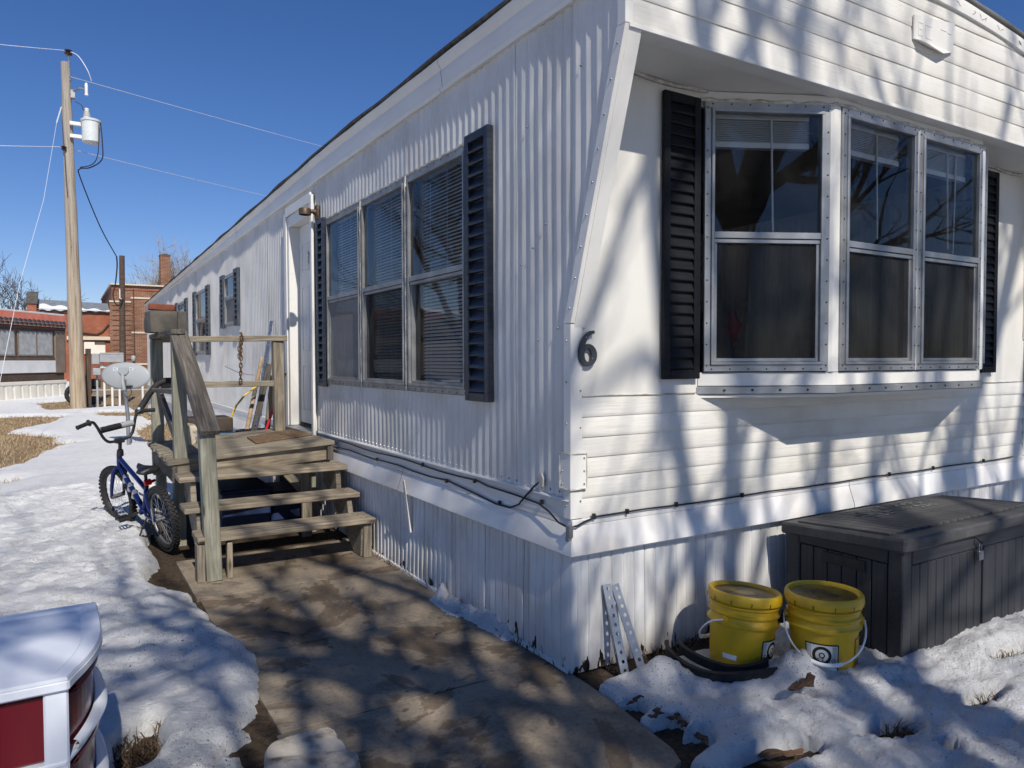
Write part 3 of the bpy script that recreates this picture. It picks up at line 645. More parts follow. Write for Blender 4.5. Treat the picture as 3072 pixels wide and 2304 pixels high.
# ------------------------------------------------------------------ windows, shutters, door
def frame_fn(o, u, n):
    o = Vector((*o,0)); u = Vector((*u,0)); n = Vector((*n,0)); return lambda s,z,d: tuple(o+u*s+n*d+Vector((0,0,z)))
def window(P, s0, s1, z0, z1, zm, alu, low, d=.0, fl=.034, parent=None):
    uu = Vector(P(1,0,0))-Vector(P(0,0,0)); QF = (0,1,2,3) if uu.cross(Vector((0,0,1))).dot(Vector(P(0,0,1))-Vector(P(0,0,0))) > 0 else (3,2,1,0)
    m = MB(); B = lambda a,b,c,e,f,g: m.pbox(P,a,b,c,e,f,g)
    B(s0,s1,z0,z0+fl,d-.01,d+.012); B(s0,s1,z1-fl,z1,d-.01,d+.012); B(s0,s0+fl,z0+fl,z1-fl,d-.01,d+.0118); B(s1-fl,s1,z0+fl,z1-fl,d-.01,d+.0118)
    i = fl; w = .017
    B(s0+i,s1-i,z0+i,z0+i+w,d-.03,d+.022); B(s0+i,s1-i,z1-i-w,z1-i,d-.03,d+.022); B(s0+i,s0+i+w,z0+i+w,z1-i-w,d-.03,d+.0215); B(s1-i-w,s1-i,z0+i+w,z1-i-w,d-.03,d+.0215)
    wo = ob('window', m, alu, home, bevel=.0022)
    a, b = s0+i+w, s1-i-w
    m = MB(); m.pbox(P,a,b,zm-.013,zm+.020,d-.028,d+.019); m.pbox(P,a,b,zm-.036,zm-.016,d-.028,d+.012); m.pbox(P,a,a+.018,z0+i+w,zm-.036,d-.028,d+.006); m.pbox(P,b-.018,b,z0+i+w,zm-.036,d-.028,d+.006); m.pbox(P,a+.018,b-.018,z0+i+w,z0+i+w+.018,d-.028,d+.006)
    ob('sash', m, alu, wo, bevel=.0015)
    m = MB(); q = d+.002; m.add([P(a,zm+.02,q),P(b,zm+.02,q),P(b,z1-i-w,q),P(a,z1-i-w,q)], [QF]); ob('pane', m, 'glass', wo)
    q = d-.022; m = MB(); m.add([P(a,z0+i+w,q),P(b,z0+i+w,q),P(b,zm,q),P(a,zm,q)], [QF]); ob('pane', m, 'glass', wo)
    if low:
        q = d-.002; m = MB(); m.add([P(a+.016,z0+i+w+.016,q),P(b-.016,z0+i+w+.016,q),P(b-.016,zm-.03,q),P(a+.016,zm-.03,q)], [QF]); ob('insect_screen', m, low, wo)
    m = MB(); nrm = Vector(P(0,0,1))-Vector(P(0,0,0)); k = int((z1-z0)/.105)
    for j in range(k):
        z = z0+.03+(z1-z0-.06)*j/(k-1)
        for s in (s0+.014, s1-.014): m.disc(P(s,z,d+.011), nrm, .0048, .004, 6)
    k = int((s1-s0)/.095)
    for j in range(k):
        s = s0+.04+(s1-s0-.08)*j/max(k-1,1)
        for z in (z0+.013, z1-.013): m.disc(P(s,z,d+.011), nrm, .0048, .004, 6)
    ob('frame_screws', m, 'black_plastic', wo, stuff=True)
    return wo
LOUV = {}
def shutter(P, s0, s1, z0, z1, mat, pitch=.064, d0=.012, d1=.040, fb=.042, mirror=False):
    m = MB(); B = lambda *a: m.pbox(P,*a)
    B(s0,s0+fb,z0,z1,d0,d1); B(s1-fb,s1,z0,z1,d0,d1); B(s0+fb,s1-fb,z0,z0+fb*1.1,d0,d1-.001); B(s0+fb,s1-fb,z1-fb*1.1,z1,d0,d1-.001); B(s0+fb,s1-fb,z0+fb,z1-fb,d0-.004,d0+.004)
    sh = ob('shutter', m, mat, home, bevel=.005)
    n = int((z1-z0-2.2*fb)/pitch); h = (z1-z0-2.2*fb)/n
    for k in range(n):
        z = z0+1.1*fb+k*h; key = (round(s1-s0,3), round(h,4), mat, round(P(0,0,1)[0]-P(0,0,0)[0],2))
        if key not in LOUV:
            mm = MB(); o0 = Vector(P(s0,0,0)); Q = lambda s,zz,d: tuple(Vector(P(s,zz,d))-o0)
            a, b = s0+fb, s1-fb; mm.hexa([Q(a,.004,d1-.006),Q(b,.004,d1-.006),Q(b,.004,d0+.003),Q(a,.004,d0+.003),Q(a,.010,d1-.003),Q(b,.010,d1-.003),Q(b,h*.97,d0+.006),Q(a,h*.97,d0+.006)])
            LOUV[key] = mm.mesh('louver', .0015); LOUV[key].materials.append(MATS[mat])
        ob('louver', LOUV[key], None, sh, mtx=Matrix.Translation(Vector(P(s0,z,0))))
    return sh
PS = frame_fn((0,0),(0,1),(-1,0)); PF = frame_fn((0,0),(1,0),(0,-1))
zm = 2.0
wa = [(.975,1.845,'screen_light',1.975),(1.855,2.715,'screen_dark',1.965),(2.725,3.595,'screen_light',1.955)]
# near-to-far: the nearest lower sash has clear glass, the middle a dark screen, the far one a pale screen
window(PS,.975,1.845,1.25,2.675,1.985,'window_dark_alu',None,.012); window(PS,1.855,2.715,1.25,2.675,1.985,'window_dark_alu','screen_dark',.012); window(PS,2.725,3.595,1.25,2.675,1.985,'window_dark_alu','screen_light',.012)
m = MB()
for (yy) in (.97,1.85,2.72): m.tube([(-.026-.003*math.sin(i*3.1), yy+.001*math.sin(i*2.2), 1.25+i*.0715) for i in range(21)], [.004+.003*abs(math.sin(i*1.9)) for i in range(21)], 5)
m.tube([(-.018, .98+i*.09, 2.683+.004*math.sin(i*2.7)) for i in range(30)], [.006+.004*abs(math.sin(i*1.3)) for i in range(30)], 5)
ob('window_caulk', m, 'caulk', home, smooth=60)
shutter(PS,.70,.965,1.225,2.705,'shutter_navy',.066,d1=.052); shutter(PS,3.605,3.80,1.225,2.70,'shutter_navy',.066,d1=.050,fb=.036)
for (a, b, c, d) in FW:
    window(PS,a,b,c,d,(c+d)/2+.05,'window_alu','screen_light' if a < 8 else None,.012,.03)
    shutter(PS,a-.27,a-.004,c-.01,d+.02,'shutter_far',.07,fb=.05,d1=.05); shutter(PS,b+.004,b+.24,c-.01,d+.02,'shutter_far',.07,fb=.05,d1=.05)
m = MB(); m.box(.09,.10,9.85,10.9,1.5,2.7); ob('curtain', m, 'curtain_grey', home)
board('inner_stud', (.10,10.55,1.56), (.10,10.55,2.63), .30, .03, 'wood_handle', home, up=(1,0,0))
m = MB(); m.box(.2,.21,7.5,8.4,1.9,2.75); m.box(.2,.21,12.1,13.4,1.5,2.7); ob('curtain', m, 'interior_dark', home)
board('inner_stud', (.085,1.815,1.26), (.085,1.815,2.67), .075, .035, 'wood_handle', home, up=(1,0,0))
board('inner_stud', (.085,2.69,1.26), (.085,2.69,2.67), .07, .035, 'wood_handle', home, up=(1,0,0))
m = MB(); m.box(-.09,-.0,17.5,18.15,1.45,2.0); m.box(-.11,-.09,17.56,18.09,1.50,1.95); ob('meter_box', m, 'neighbour_white', home, bevel=.01)
# blinds hanging inside
def blind(y0, y1, z0, z1, mat, label, pitch=.0225):
    t_ = tag(empty('window_blind', (.06,(y0+y1)/2,z0)), label, 'blind', 'blinds in the side window'); L = y1-y0
    mm = MB(); c = math.cos(.75)*.0125; s = -math.sin(.75)*.0125
    mm.add([(-c,0,s),(0,0,.0022),(c,0,-s),(-c,L,s),(0,L,.0022),(c,L,-s)], [(0,1,4,3),(1,2,5,4)]); me = mm.mesh('slat'); me.materials.append(MATS[mat])
    n = int((z1-z0-.05)/pitch)
    for k in range(n): ob('slat', me, None, t_, mtx=Matrix.Translation((.062,y0,z0+.02+k*pitch)) @ Matrix.Rotation(random.uniform(-.06,.06),4,'Y'))
    m = MB(); m.box(.044,.080,y0-.005,y1+.005,z1-.03,z1); ob('head_rail', m, mat, t_); m = MB(); m.box(.049,.075,y0,y1,z0,z0+.012); ob('bottom_rail', m, mat, t_)
    m = MB()
    for q in (.18,.5,.82): m.tube([(.048,y0+L*q,z0+.01),(.048,y0+L*q,z1)], .0012, 4)
    ob('ladder_cord', m, mat, t_)
blind(1.00,1.75,1.28,2.67,'blind','slatted blind behind the side window pane nearest the corner')
blind(1.93,2.62,1.28,2.67,'blind','slatted blind behind the middle pane of the side window')
blind(2.80,3.50,1.28,2.67,'blind_light','slatted blind behind the side window pane next to the door')
# door
D0, D1, DZ0, DZ1 = DOOR
m = MB(); m.box(-.03,.10,D0-.0,D0+.045,DZ0,DZ1); m.box(-.03,.10,D1-.05,D1,DZ0,DZ1); m.box(-.03,.10,D0+.045,D1-.05,DZ1-.10,DZ1); ob('door_frame', m, 'trim_white', home, bevel=.003)
m = MB(); m.box(-.055,-.031,D0-.06,D0-.002,DZ0-.04,DZ1+.06); m.box(-.045,-.031,D1+.002,D1+.09,DZ0-.03,DZ1+.04); m.box(-.05,-.031,D0-.002,D1+.002,DZ1+.002,DZ1+.09); ob('door_casing', m, 'trim_white', home, bevel=.003)
m = MB(); m.box(.075,.11,D0+.047,D1-.052,DZ0+.03,DZ1-.102); dr = ob('door', m, 'door_white', home, bevel=.003)
for (a, b) in ((D0+.15,D0+.34),(D0+.44,D1-.15)):
    for (c, e) in ((.95,1.42),(1.55,2.20),(2.34,2.62)):
        m = MB(); W_ = .014
        for (p, q, r, s) in ((a,b,c,c+W_),(a,b,e-W_,e),(a,a+W_,c+W_,e-W_),(b-W_,b,c+W_,e-W_)): m.box(.068,.076,p,q,r,s)
        m.box(.070,.076,a+.03,b-.03,c+.03,e-.03); ob('door_panel', m, 'door_white', dr, bevel=.002)
m = MB(); m.lathe([(.02,0),(.02,.02),(.03,.03),(.032,.05),(.02,.065)], 14); me = m.mesh('knob', smooth=40); ob('door_knob', me, 'galvanised', dr, mtx=Matrix.Translation((.076,D0+.12,1.72)) @ Matrix.Rotation(-math.pi/2,4,'Y'))
m = MB(); m.tube([(.072,D0+.42,2.47),(.05,D0+.40,2.50),(.05,D0+.30,2.50),(.072,D0+.28,2.47)], .012, 6); m.box(.06,.075,D0+.24,D0+.46,2.40,2.47); ob('dark_door_arch', m, 'window_dark_alu', dr)  # dark arch above a flat bar on the upper door
m = MB(); m.box(-.10,.08,D0+.0,D1-.0,DZ0-.055,DZ0-.002); m.box(-.13,.05,D0-.05,D1+.03,DZ0-.11,DZ0-.057); ob('threshold', m, 'window_dark_alu', home, bevel=.004)
board('threshold_board', (-.115,D0-.1,.672), (-.115,D1+.12,.672), .10, .03, 'wood_dark', home)
# wall lamp by the door
m = MB(); m.prism([(-.035,-.065),(.035,-.065),(.042,-.03),(.042,.03),(.035,.065),(-.035,.065),(-.042,.03),(-.042,-.03)], lambda a,b,d: (-.02-d, 3.815+a, 2.775+b), 0, .028); lp = ob('wall_lamp', m, 'lamp_bronze', home, bevel=.005)
m = MB(); m.tube([(-.045,3.815,2.775),(-.075,3.815,2.782),(-.10,3.82,2.775)], [.032,.018,.02], 10); ob('lamp_arm', m, 'lamp_bronze', lp, smooth=50)
m = MB(); m.lathe([(.01,.032),(.048,.030),(.053,.022),(.053,-.026),(.047,-.026),(.045,.012),(.01,.014)], 22, (-.138,3.82,2.772)); ob('lamp_shade', m, 'lamp_bronze', lp, smooth=40)
# house number
def ribbon(c, w, fn, d0, d1):
    m = MB(); n = len(c); k = 0
    L, R_ = [], []
    for i in range(n):
        a = np.array(c[max(i-1,0)]); b = np.array(c[min(i+1,n-1)]); t_ = (b-a)/np.linalg.norm(b-a); nn = np.array([-t_[1],t_[0]]); p = np.array(c[i]); L.append(p+nn*w[i]); R_.append(p-nn*w[i])
    for d in (d0, d1):
        for i in range(n): m.v.append(fn(*L[i],d)); m.v.append(fn(*R_[i],d))
    q = 2*n
    for i in range(n-1):
        a = 2*i; m.f += [(a,a+1,a+3,a+2),(q+a,q+a+2,q+a+3,q+a+1),(a,a+2,q+a+2,q+a),(a+1,q+a+1,q+a+3,a+3)]
    m.f += [(0,q,q+1,1),(2*n-2,2*n-1,q+2*n-1,q+2*n-2)]
    return m
c = []; w = []; nfn = lambda a,b,d: (.068+a*1.13, -.012-d, 1.503+b*.98)
for i in range(12):   # tail
    t_ = i/11; c.append((.034-.066*math.sin(t_*1.5)**1.0, .079-.105*(1-math.cos(t_*1.5)))); w.append(.0072+.0068*t_)
num = ribbon(c, w, nfn, 0, .0112); c = []; w = []
for i in range(33): t_ = math.pi*.75+2*math.pi*i/32; c.append((.001+.0320*math.cos(t_), -.030+.0425*math.sin(t_))); w.append(.0120+.0015*math.cos(2*t_))
n2 = ribbon(c, w, nfn, -.0005, .012); num.add(n2.v, n2.f); ob('house_number', num, 'number_grey', home)
m = MB(); m.disc((.058,-.024,1.555),(0,-1,0),.004,.003,8); m.disc((.092,-.024,1.458),(0,-1,0),.004,.003,8); ob('number_screws', m, 'galvanised', home, stuff=True)
# ------------------------------------------------------------------ bay window and its shutters
shutter(PF,.525,.772,1.355,2.765,'shutter_black',.054,d1=.038); shutter(PF,3.53,3.735,1.355,2.78,'shutter_black',.054,d1=.038)
m = MB()
def bayprism(m, z0, z1, off):
    pts = [(BX[0][0]-off,0.0),(BX[1][0]-off*.45,BX[1][1]-off),(BX[2][0]+off*.45,BX[2][1]-off),(BX[3][0]+off,0.0)]
    m.prism(pts, lambda a,b,d: (a,b,d), z0, z1)
bayprism(m,1.315,1.385,.0); ob('bay_sill_board', m, 'trim_white', home, bevel=.003)
m = MB(); bayprism(m,1.272,1.313,.014); ob('bay_drip_rail', m, 'window_alu', home, bevel=.004)
m = MB(); bayprism(m,1.255,1.270,-.01); ob('bay_floor', m, 'trim_white', home)
m = MB(); bayprism(m,2.765,ZS-.003,-.002); ob('bay_head', m, 'trim_white', home, bevel=.003)
for (q, r) in ((BX[1],(.028,.03)),(BX[2],(.028,.03))):
    m = MB(); m.prism([(q[0]-.045,q[1]+.018),(q[0]-.02,q[1]-.004),(q[0]+.02 if q is BX[2] else q[0]+.030,q[1]-.004),(q[0]+.045,q[1]+.018),(q[0],q[1]+.05)], lambda a,b,d: (a,b,d), 1.386, 2.764); ob('bay_post', m, 'trim_white', home, bevel=.002)
def edge(a, b):
    a = Vector(a); b = Vector(b); u = (b-a).normalized(); n = Vector((u.y,-u.x)); return frame_fn(a, u, n), (b-a).length
for i, (a, b) in enumerate(zip(BX, BX[1:])):
    P, L = edge(a, b)
    if i == 1:
        window(P,.035,L/2-.006,1.39,2.762,2.055,'window_alu','screen_dark',.004); window(P,L/2+.006,L-.035,1.39,2.762,2.055,'window_alu','screen_dark',.004)
        m = MB(); m.pbox(P,L/2-.006,L/2+.006,1.39,2.762,-.02,.01); ob('bay_mullion', m, 'trim_white', home)
    else: window(P,.028 if i == 0 else .04,L-.04 if i == 0 else L-.03,1.39,2.762,2.085,'window_alu','screen_dark' if i == 0 else None,.004)
m = MB()
for i, (a, b) in enumerate(zip(BX, BX[1:])):
    P, L = edge(a, b)
    for k in range(4 if i != 1 else 9): s = .14+(L-.2)*k/(3.6 if i != 1 else 8.4); m.disc(P(s,1.294,.013),Vector(P(0,0,1))-Vector(P(0,0,0)),.0065,.005,6)
ob('rail_screws', m, 'black_plastic', home, stuff=True)
m = MB()
for (a, b) in ((BX[0],BX[1]),(BX[1],BX[2])):
    P, L = edge(a, b); m.tube([P(L*k/14, 2.768+.004*math.sin(k*2.3), .010+.004*math.sin(k*1.7)) for k in range(15)], [.006+.006*abs(math.sin(k*1.9)) for k in range(15)], 5)
ob('bay_caulk', m, 'caulk', home, smooth=60)
# raised blinds with wands inside the bay, and a few things on the inner ledge
for i, (s0, s1, ed, lab) in enumerate(((.07,.62,0,'raised white blind behind the angled left bay pane'),(.07,.66,1,'raised white blind behind the middle bay pane'),(.80,1.38,1,'raised white blind behind the right bay pane'))):
    P, L = edge(BX[ed], BX[ed+1]); t_ = tag(empty('raised_blind', P(s0,2.6,-.08)), lab, 'blind', 'raised blinds in the bay')
    m = MB(); m.pbox(P,s0,s1,2.70,2.735,-.10,-.06); ob('head_rail', m, 'blind', t_)
    m = MB()
    for k in range(12): m.pbox(P,s0,s1,2.585+k*.0095,2.588+k*.0095,-.097,-.063)
    ob('stacked_slats', m, 'blind', t_); m = MB(); m.pbox(P,s0,s1,2.555,2.582,-.10,-.06); ob('bottom_rail', m, 'blind_light', t_)
    m = MB(); q = s0+(s1-s0)*.62; m.tube([P(q,2.70,-.055),P(q+.01,2.12,-.05)], .0055, 6); ob('tilt_wand', m, 'blind_light', t_)
    if i == 2: m = MB(); m.tube([P(q+.10,2.70,-.055),P(q+.07,2.10,-.05)], .0045, 6); ob('pull_cord', m, 'blind_light', t_)
m = MB(); m.box(.85,3.5,.03,.45,1.36,1.385); lg = ob('inner_ledge', m, 'interior_dark', home)
m = MB()
m.tube([(1.02,-.02,1.70),(1.03,-.02,1.64),(1.04,-.01,1.58)], [.018,.035,.02], 10); 
for a in range(9): m.tube([(1.04,-.01,1.60),(1.04+.05*math.cos(a*2.4),-.02+.03*math.sin(a*1.7),1.60+.05*math.sin(a*2.4))], [.018,.008], 6)
tag(ob('ornament', m, 'tool_red', None, smooth=50), 'small glossy red ornament inside the angled left bay pane', 'ornament')
m = MB(); m.tube([(1.10,.0,1.39),(1.10,.0,1.58),(1.105,.0,1.66),(1.11,.0,1.76)], [.03,.045,.035,.03], 10); tag(ob('vase', m, 'wood_handle', None, smooth=50), 'tan vase behind the angled left bay pane beside a red ornament', 'vase')
m = MB(); m.box(1.5,1.85,.5,.8,1.39,1.75); m.box(1.45,2.6,.4,.9,1.34,1.39); tag(ob('side_table', m, 'interior_wall', None, bevel=.01), 'dim table with a box inside the bay window', 'table')
m = MB(); m.box(2.0,2.25,.3,.34,1.42,1.70); tag(ob('picture_board', m, 'wood_handle', None), 'small tan board leaning inside the middle bay pane', 'board')
# cables clipped along the bottom
def cable(name, pts, r, label, clips):
    m = MB(); m.tube(pts, r, 6); o = tag(ob(name, m, 'wire_black', None, smooth=60), label, 'cable')
    for p in clips: m = MB(); x, y, z = p; m.box(x-.008,x+.006,y-.007,y+.007,z-.007,z+.016); ob('clip', m, 'black_plastic', o)
p1_ = [(-.026, 6.0-.25*i, .722+.006*math.sin(i*1.7)) for i in range(20) if 6.0-.25*i > 1.0]+[(-.03,.85,.70),(-.034,.65,.685),(-.036,.50,.69),(-.034,.42,.72),(-.030,.35,.78),(-.028,.28,.835),(-.022,.24,.86),(.01,.235,.87)]
cable('coaxial_cable', p1_, .0048, 'black cable under the side siding that turns up into a hole near the corner', [(-.028,.62,.69),(-.028,1.25,.72),(-.028,2.4,.72)])
p2_ = [(-.024,3.3-.22*i,.775+.006*math.sin(i*1.1+1)) for i in range(12)]+[(-.026,.75,.765),(-.028,.45,.762),(-.032,.24,.755),(-.040,.14,.735),(-.048,.05,.70),(-.045,-.03,.688),(-.005,-.040,.696),(.04,-.030,.706)]+[(.12+.3*i,-.026,.722+.003*math.sin(i*2)) for i in range(14)]
cable('coaxial_cable', p2_, .0045, 'black cable that wraps round the corner and runs along the front flashing', [(-.026,.22,.76),(-.026,.9,.768),(-.026,1.6,.775),(.10,-.028,.722),(.30,-.028,.722),(.62,-.028,.722),(1.1,-.028,.722),(2.45,-.028,.722),(2.95,-.028,.722),(3.6,-.028,.722)])
m = MB(); m.box(.04,.10,.2,.27,.83,.90); 
m = MB(); m.prism([(-.02,-.03),(.015,-.035),(.03,-.005),(.02,.03),(-.01,.035),(-.025,.01)], lambda a,b,d: (-.018-d,.235+a,.868+b), 0, .008); ob('cable_grommet', m, 'caulk', home)
m = MB(); m.box(-.056,-.032,-.046,-.018,.645,.70); m.box(-.060,-.056,-.044,-.020,.628,.650); ob('cable_junction', m, 'window_dark_alu', home, bevel=.003)
# ------------------------------------------------------------------ porch and steps
porch = tag(empty('wooden_porch', (-.7,3.5,0)), 'weathered wooden porch with three open steps and a handrail by the door', 'porch')
zp = lambda x: .705+.062*(x+1.33)          # the deck tilts down to the left
nb = 11; y0, y1 = 3.26, 4.80; bw = (y1-y0)/nb
for k in range(nb):
    y = y0+bw*(k+.5); xl = -1.335+random.uniform(-.012,.012); xr = -.06 if y < 3.9 else -.17
    board('deck_board', (xl,y-.0,zp(xl)-.018), (xr,y+.03*(k < 3),zp(xr)-.018), bw-.006, .036+random.uniform(-.003,.003), 'wood_weathered', porch)
board('front_beam', (-1.30,3.30,zp(-1.3)-.095), (-.07,3.36,zp(-.07)-.095), .035, .13, 'wood_tread', porch)
board('end_block', (-.095,3.31,.62), (-.095,3.31,.735), .05, .035, 'wood_dark', porch, up=(0,1,0))
board('side_beam', (-1.29,3.28,zp(-1.3)-.10), (-1.29,4.80,zp(-1.3)-.10), .035, .14, 'wood_dark', porch)
board('side_beam', (-.10,3.42,.66), (-.10,4.75,.66), .035, .12, 'wood_dark', porch)
board('joist', (-.7,3.35,.62), (-.7,4.7,.62), .035, .10, 'wood_dark', porch); board('back_beam', (-1.3,4.78,.58), (-.1,4.78,.66), .035, .12, 'wood_dark', porch)
for (x, y) in ((-1.22,3.62),(-1.24,4.72),(-.20,3.55),(-.14,4.70)): board('support_post', (x,y,-.02), (x,y,zp(x)-.04), .085, .085, 'wood_greenish', porch, up=(0,1,0))
TR = [(2.385,2.66,.297),(2.72,2.98,.435),(2.985,3.25,.615)]
for (ya, yb, z) in TR:
    xl = -1.265 if z < .3 else -1.30
    board('step_tread', (xl,(ya+yb)/2,z-.020), (-.045,(ya+yb)/2,z-.022), yb-ya, .040, 'wood_tread', porch, bevel=.006)
m = MB()
for (ya, yb, z) in TR:
    for x in (-1.22,-1.18,-.72,-.66,-.14,-.10):
        for y in (ya+.05, (ya+yb)/2, yb-.05): m.disc((x+random.uniform(-.01,.01),y,z-.0015),(0,0,1),.0045,.0025,6)
for k in range(nb):
    for x in (-1.28,-.72,-.68,-.24): m.disc((x,y0+bw*(k+.5)+random.uniform(-.03,.03),zp(x)+.0005),(0,0,1),.0045,.002,6)
ob('nail_heads', m, 'rust_chain', porch, stuff=True)
for x in (-1.20,-.12):
    m = MB(); poly = [(2.46,0),(2.60,0),(3.36,.44),(3.36,.60),(3.03,.57),(3.0,.40),(2.76,.38),(2.72,.255),(2.43,.255)]
    m.prism(poly, lambda a,b,d: (d,a,b), -.02, .02); ob('stringer', m, 'wood_weathered', porch, bevel=.004, mtx=Matrix.Translation((x,0,0)))
board('stringer_block', (-1.245,2.45,0), (-1.245,2.45,.25), .05, .10, 'wood_weathered', porch, up=(0,1,0))
board('stringer_block', (-1.065,2.435,0), (-1.065,2.435,.24), .035, .06, 'wood_tread', porch, up=(0,1,0)); board('stringer_block', (-.10,2.44,0), (-.10,2.44,.255), .06, .05, 'wood_weathered', porch, up=(0,1,0))
board('step_brace', (-.45,3.45,.55), (-.15,3.45,.20), .07, .035, 'wood_weathered', porch, up=(0,1,0)); board('step_brace', (-.30,3.3,.0), (-.30,3.3,.56), .08, .04, 'wood_weathered', porch, up=(0,1,0))
board('newel_post', (-1.165,2.425,.0), (-1.200,2.425,1.00), .098, .095, 'wood_greenish', porch, up=(0,1,0), bevel=.006)
board('rail_post', (-1.235,3.40,zp(-1.2)-.01), (-1.238,3.42,1.66), .098, .095, 'wood_greenish', porch, up=(0,1,0), bevel=.006)
board('rail_post', (-1.262,4.70,zp(-1.2)-.30), (-1.262,4.70,1.655), .098, .10, 'wood_greenish', porch, up=(0,1,0), bevel=.006)
board('rail_post', (-.205,4.55,.77), (-.215,4.55,1.645), .098, .095, 'wood_weathered', porch, up=(0,1,0), bevel=.006)
board('hand_rail', (-1.232,3.46,1.675), (-1.188,2.345,.985), .125, .045, 'wood_dark', porch, up=(0,0,1), bevel=.006)
board('hand_rail', (-1.243,3.36,1.675), (-1.262,4.80,1.675), .10, .04, 'wood_dark', porch, bevel=.005)
board('back_rail', (-1.22,4.62,1.648), (-.135,4.49,1.672), .035, .055, 'wood_weathered', porch); board('back_rail', (-1.27,4.62,1.235), (-.265,4.49,1.235), .03, .055, 'wood_weathered', porch)
board('mid_rail', (-1.30,4.20,1.205), (-1.215,3.40,1.215), .12, .035, 'wood_dark', porch)
board('brace_board', (-1.24,3.44,.80), (-1.262,4.66,1.22), .03, .09, 'wood_dark', porch)
# things on and behind the porch
def lump(name, sx, sy, sz, mat, seed, cuts=5, amp=.01, mtx=None, chips=0):
    bm = bmesh.new(); bmesh.ops.create_cube(bm, size=1); bmesh.ops.subdivide_edges(bm, edges=bm.edges, cuts=cuts, use_grid_fill=True)
    r = random.Random(seed)
    from mathutils import noise as _n
    for v in bm.verts:
        p = Vector((v.co.x*sx, v.co.y*sy, v.co.z*sz)); e = sum(1 for a in v.co if abs(abs(a)-.5) < 1e-4)
        d = _n.noise_vector(p*14+Vector((seed*3.3,0,0)))*amp+_n.noise_vector(p*45)*amp*.4
        p = p*(1-.02*(e == 2)-.045*(e == 3))+d
        if chips and e >= 2 and _n.noise(p*9+Vector((seed,1,2))) > .12: p *= (1-chips)
        v.co = p
    me = bpy.data.meshes.new(name); bm.to_mesh(me); bm.free(); me.polygons.foreach_set('use_smooth', [True]*len(me.polygons)); me.set_sharp_from_angle(angle=math.radians(38)); me.materials.append(MATS[mat])
    return ob(name, me, None, None, mtx=mtx)
cb = lump('concrete_block', .215, .30, .185, 'concrete_grey', 3, 8, .004, Matrix.Translation((-1.265,4.30,1.79)) @ Matrix.Rotation(.08,4,'Z'), .03); tag(cb, 'grey concrete block resting on the corner of the porch rail', 'block')
lb = lump('concrete_block', .065, .28, .18, 'concrete_grey', 9, 6, .003, Matrix.Translation((-1.118,4.27,1.79)) @ Matrix.Rotation(.03,4,'Z'), .02); tag(lb, 'narrow grey concrete slab standing right of the block on the porch rail', 'block')
bk = lump('brick', .205, .10, .055, 'brick_red', 5, 6, .004, Matrix.Translation((-1.262,4.22,1.912)) @ Matrix.Rotation(.05,4,'Y'), .05); tag(bk, 'broken red brick on top of the concrete block on the rail', 'brick')
wb = lump('concrete_lump', .13, .30, .17, 'concrete_white', 12, 7, .02, Matrix.Translation((-1.07,4.35,.80)), .1); tag(wb, 'rough whitish concrete lump on the deck behind the rail post', 'concrete lump')
mt_ = MB(); poly = [(-.62,3.66),(-.585,4.18),(-.13,4.42),(-.10,3.80)]
mt_.prism(poly, lambda a,b,d: (a,b,zp(a)+d), .002, .016); tag(ob('door_mat', mt_, 'mat_brown', None, bevel=.004), 'worn brown coir mat on the deck before the door', 'mat')
ch = tag(empty('hanging_chain', (-.56,4.53,1.67)), 'rusty steel chain hanging from the back porch rail', 'chain')
mm = MB(); mm.tube([(.014*math.cos(a), 0, .012*(1 if math.sin(a) > 0 else -1)+.014*math.sin(a)) for a in [i*math.pi/6 for i in range(12)]], .0048, 6, closed=True); lk = mm.mesh('link', smooth=60); lk.materials.append(MATS['rust_chain'])
for k in range(11): ob('link', lk, None, ch, mtx=Matrix.Translation((-.56-.001*k,4.50,1.625-k*.036)) @ Matrix.Rotation((math.pi/2 if k % 2 else .35)+.2*math.sin(k),4,'Z') @ Matrix.Rotation(.06*math.sin(k*1.7),4,'Y'))
for k in range(6):
    a = k/6*2*math.pi; ob('link', lk, None, ch, mtx=Matrix.Translation((-.555+.004*math.sin(k*2),4.515+.040*math.cos(a),1.662+.048*math.sin(a))) @ Matrix.Rotation(a,4,'X') @ Matrix.Rotation(k*1.3,4,'Z'))
for k in range(4): ob('link', lk, None, ch, mtx=Matrix.Translation((-.578,4.498,1.60-k*.034)) @ Matrix.Rotation((0 if k % 2 else 1.5),4,'Z'))
def angle_iron(name, a, b, w, label, side=(1,0,0), holes=True, group=None):
    a = Vector(a); b = Vector(b); L = (b-a).length; z = (b-a).normalized(); x = Vector(side); x = (x-z*x.dot(z)).normalized(); y = z.cross(x)
    m = MB(); th = .0022
    def flange(fn):
        n = max(4, int(L/.040)); h = L/n; hr = .0075
        for k in range(n):
            z0 = k*h; c = z0+h/2
            # ring of quads round a hole
            sq = [(.0,z0),(w/2,z0),(w,z0),(w,c),(w,z0+h),(w/2,z0+h),(0,z0+h),(0,c)]; an = [225,270,315,0,45,90,135,180]
            for d in (0, th):
                base = len(m.v)
                for p in sq: m.v.append(fn(p[0],p[1],d))
                for q in an: m.v.append(fn(w*.55+hr*math.cos(math.radians(q)), c+hr*1.25*math.sin(math.radians(q)), d))
                for i in range(8): j = (i+1) % 8; m.f.append((base+i,base+j,base+8+j,base+8+i))
    flange(lambda p,q,d: (p,d,q)); flange(lambda p,q,d: (d,p,q))
    mt = Matrix((x,y,z)).transposed().to_4x4(); mt.translation = a
    return tag(ob(name, m, 'galvanised', None, mtx=mt), label, 'angle iron', group)
angle_iron('angle_iron', (.165,-.150,-.0), (.150,-.030,.395), .040, 'left of two short perforated steel angles leaning on the front skirting', (.9,-.35,0))
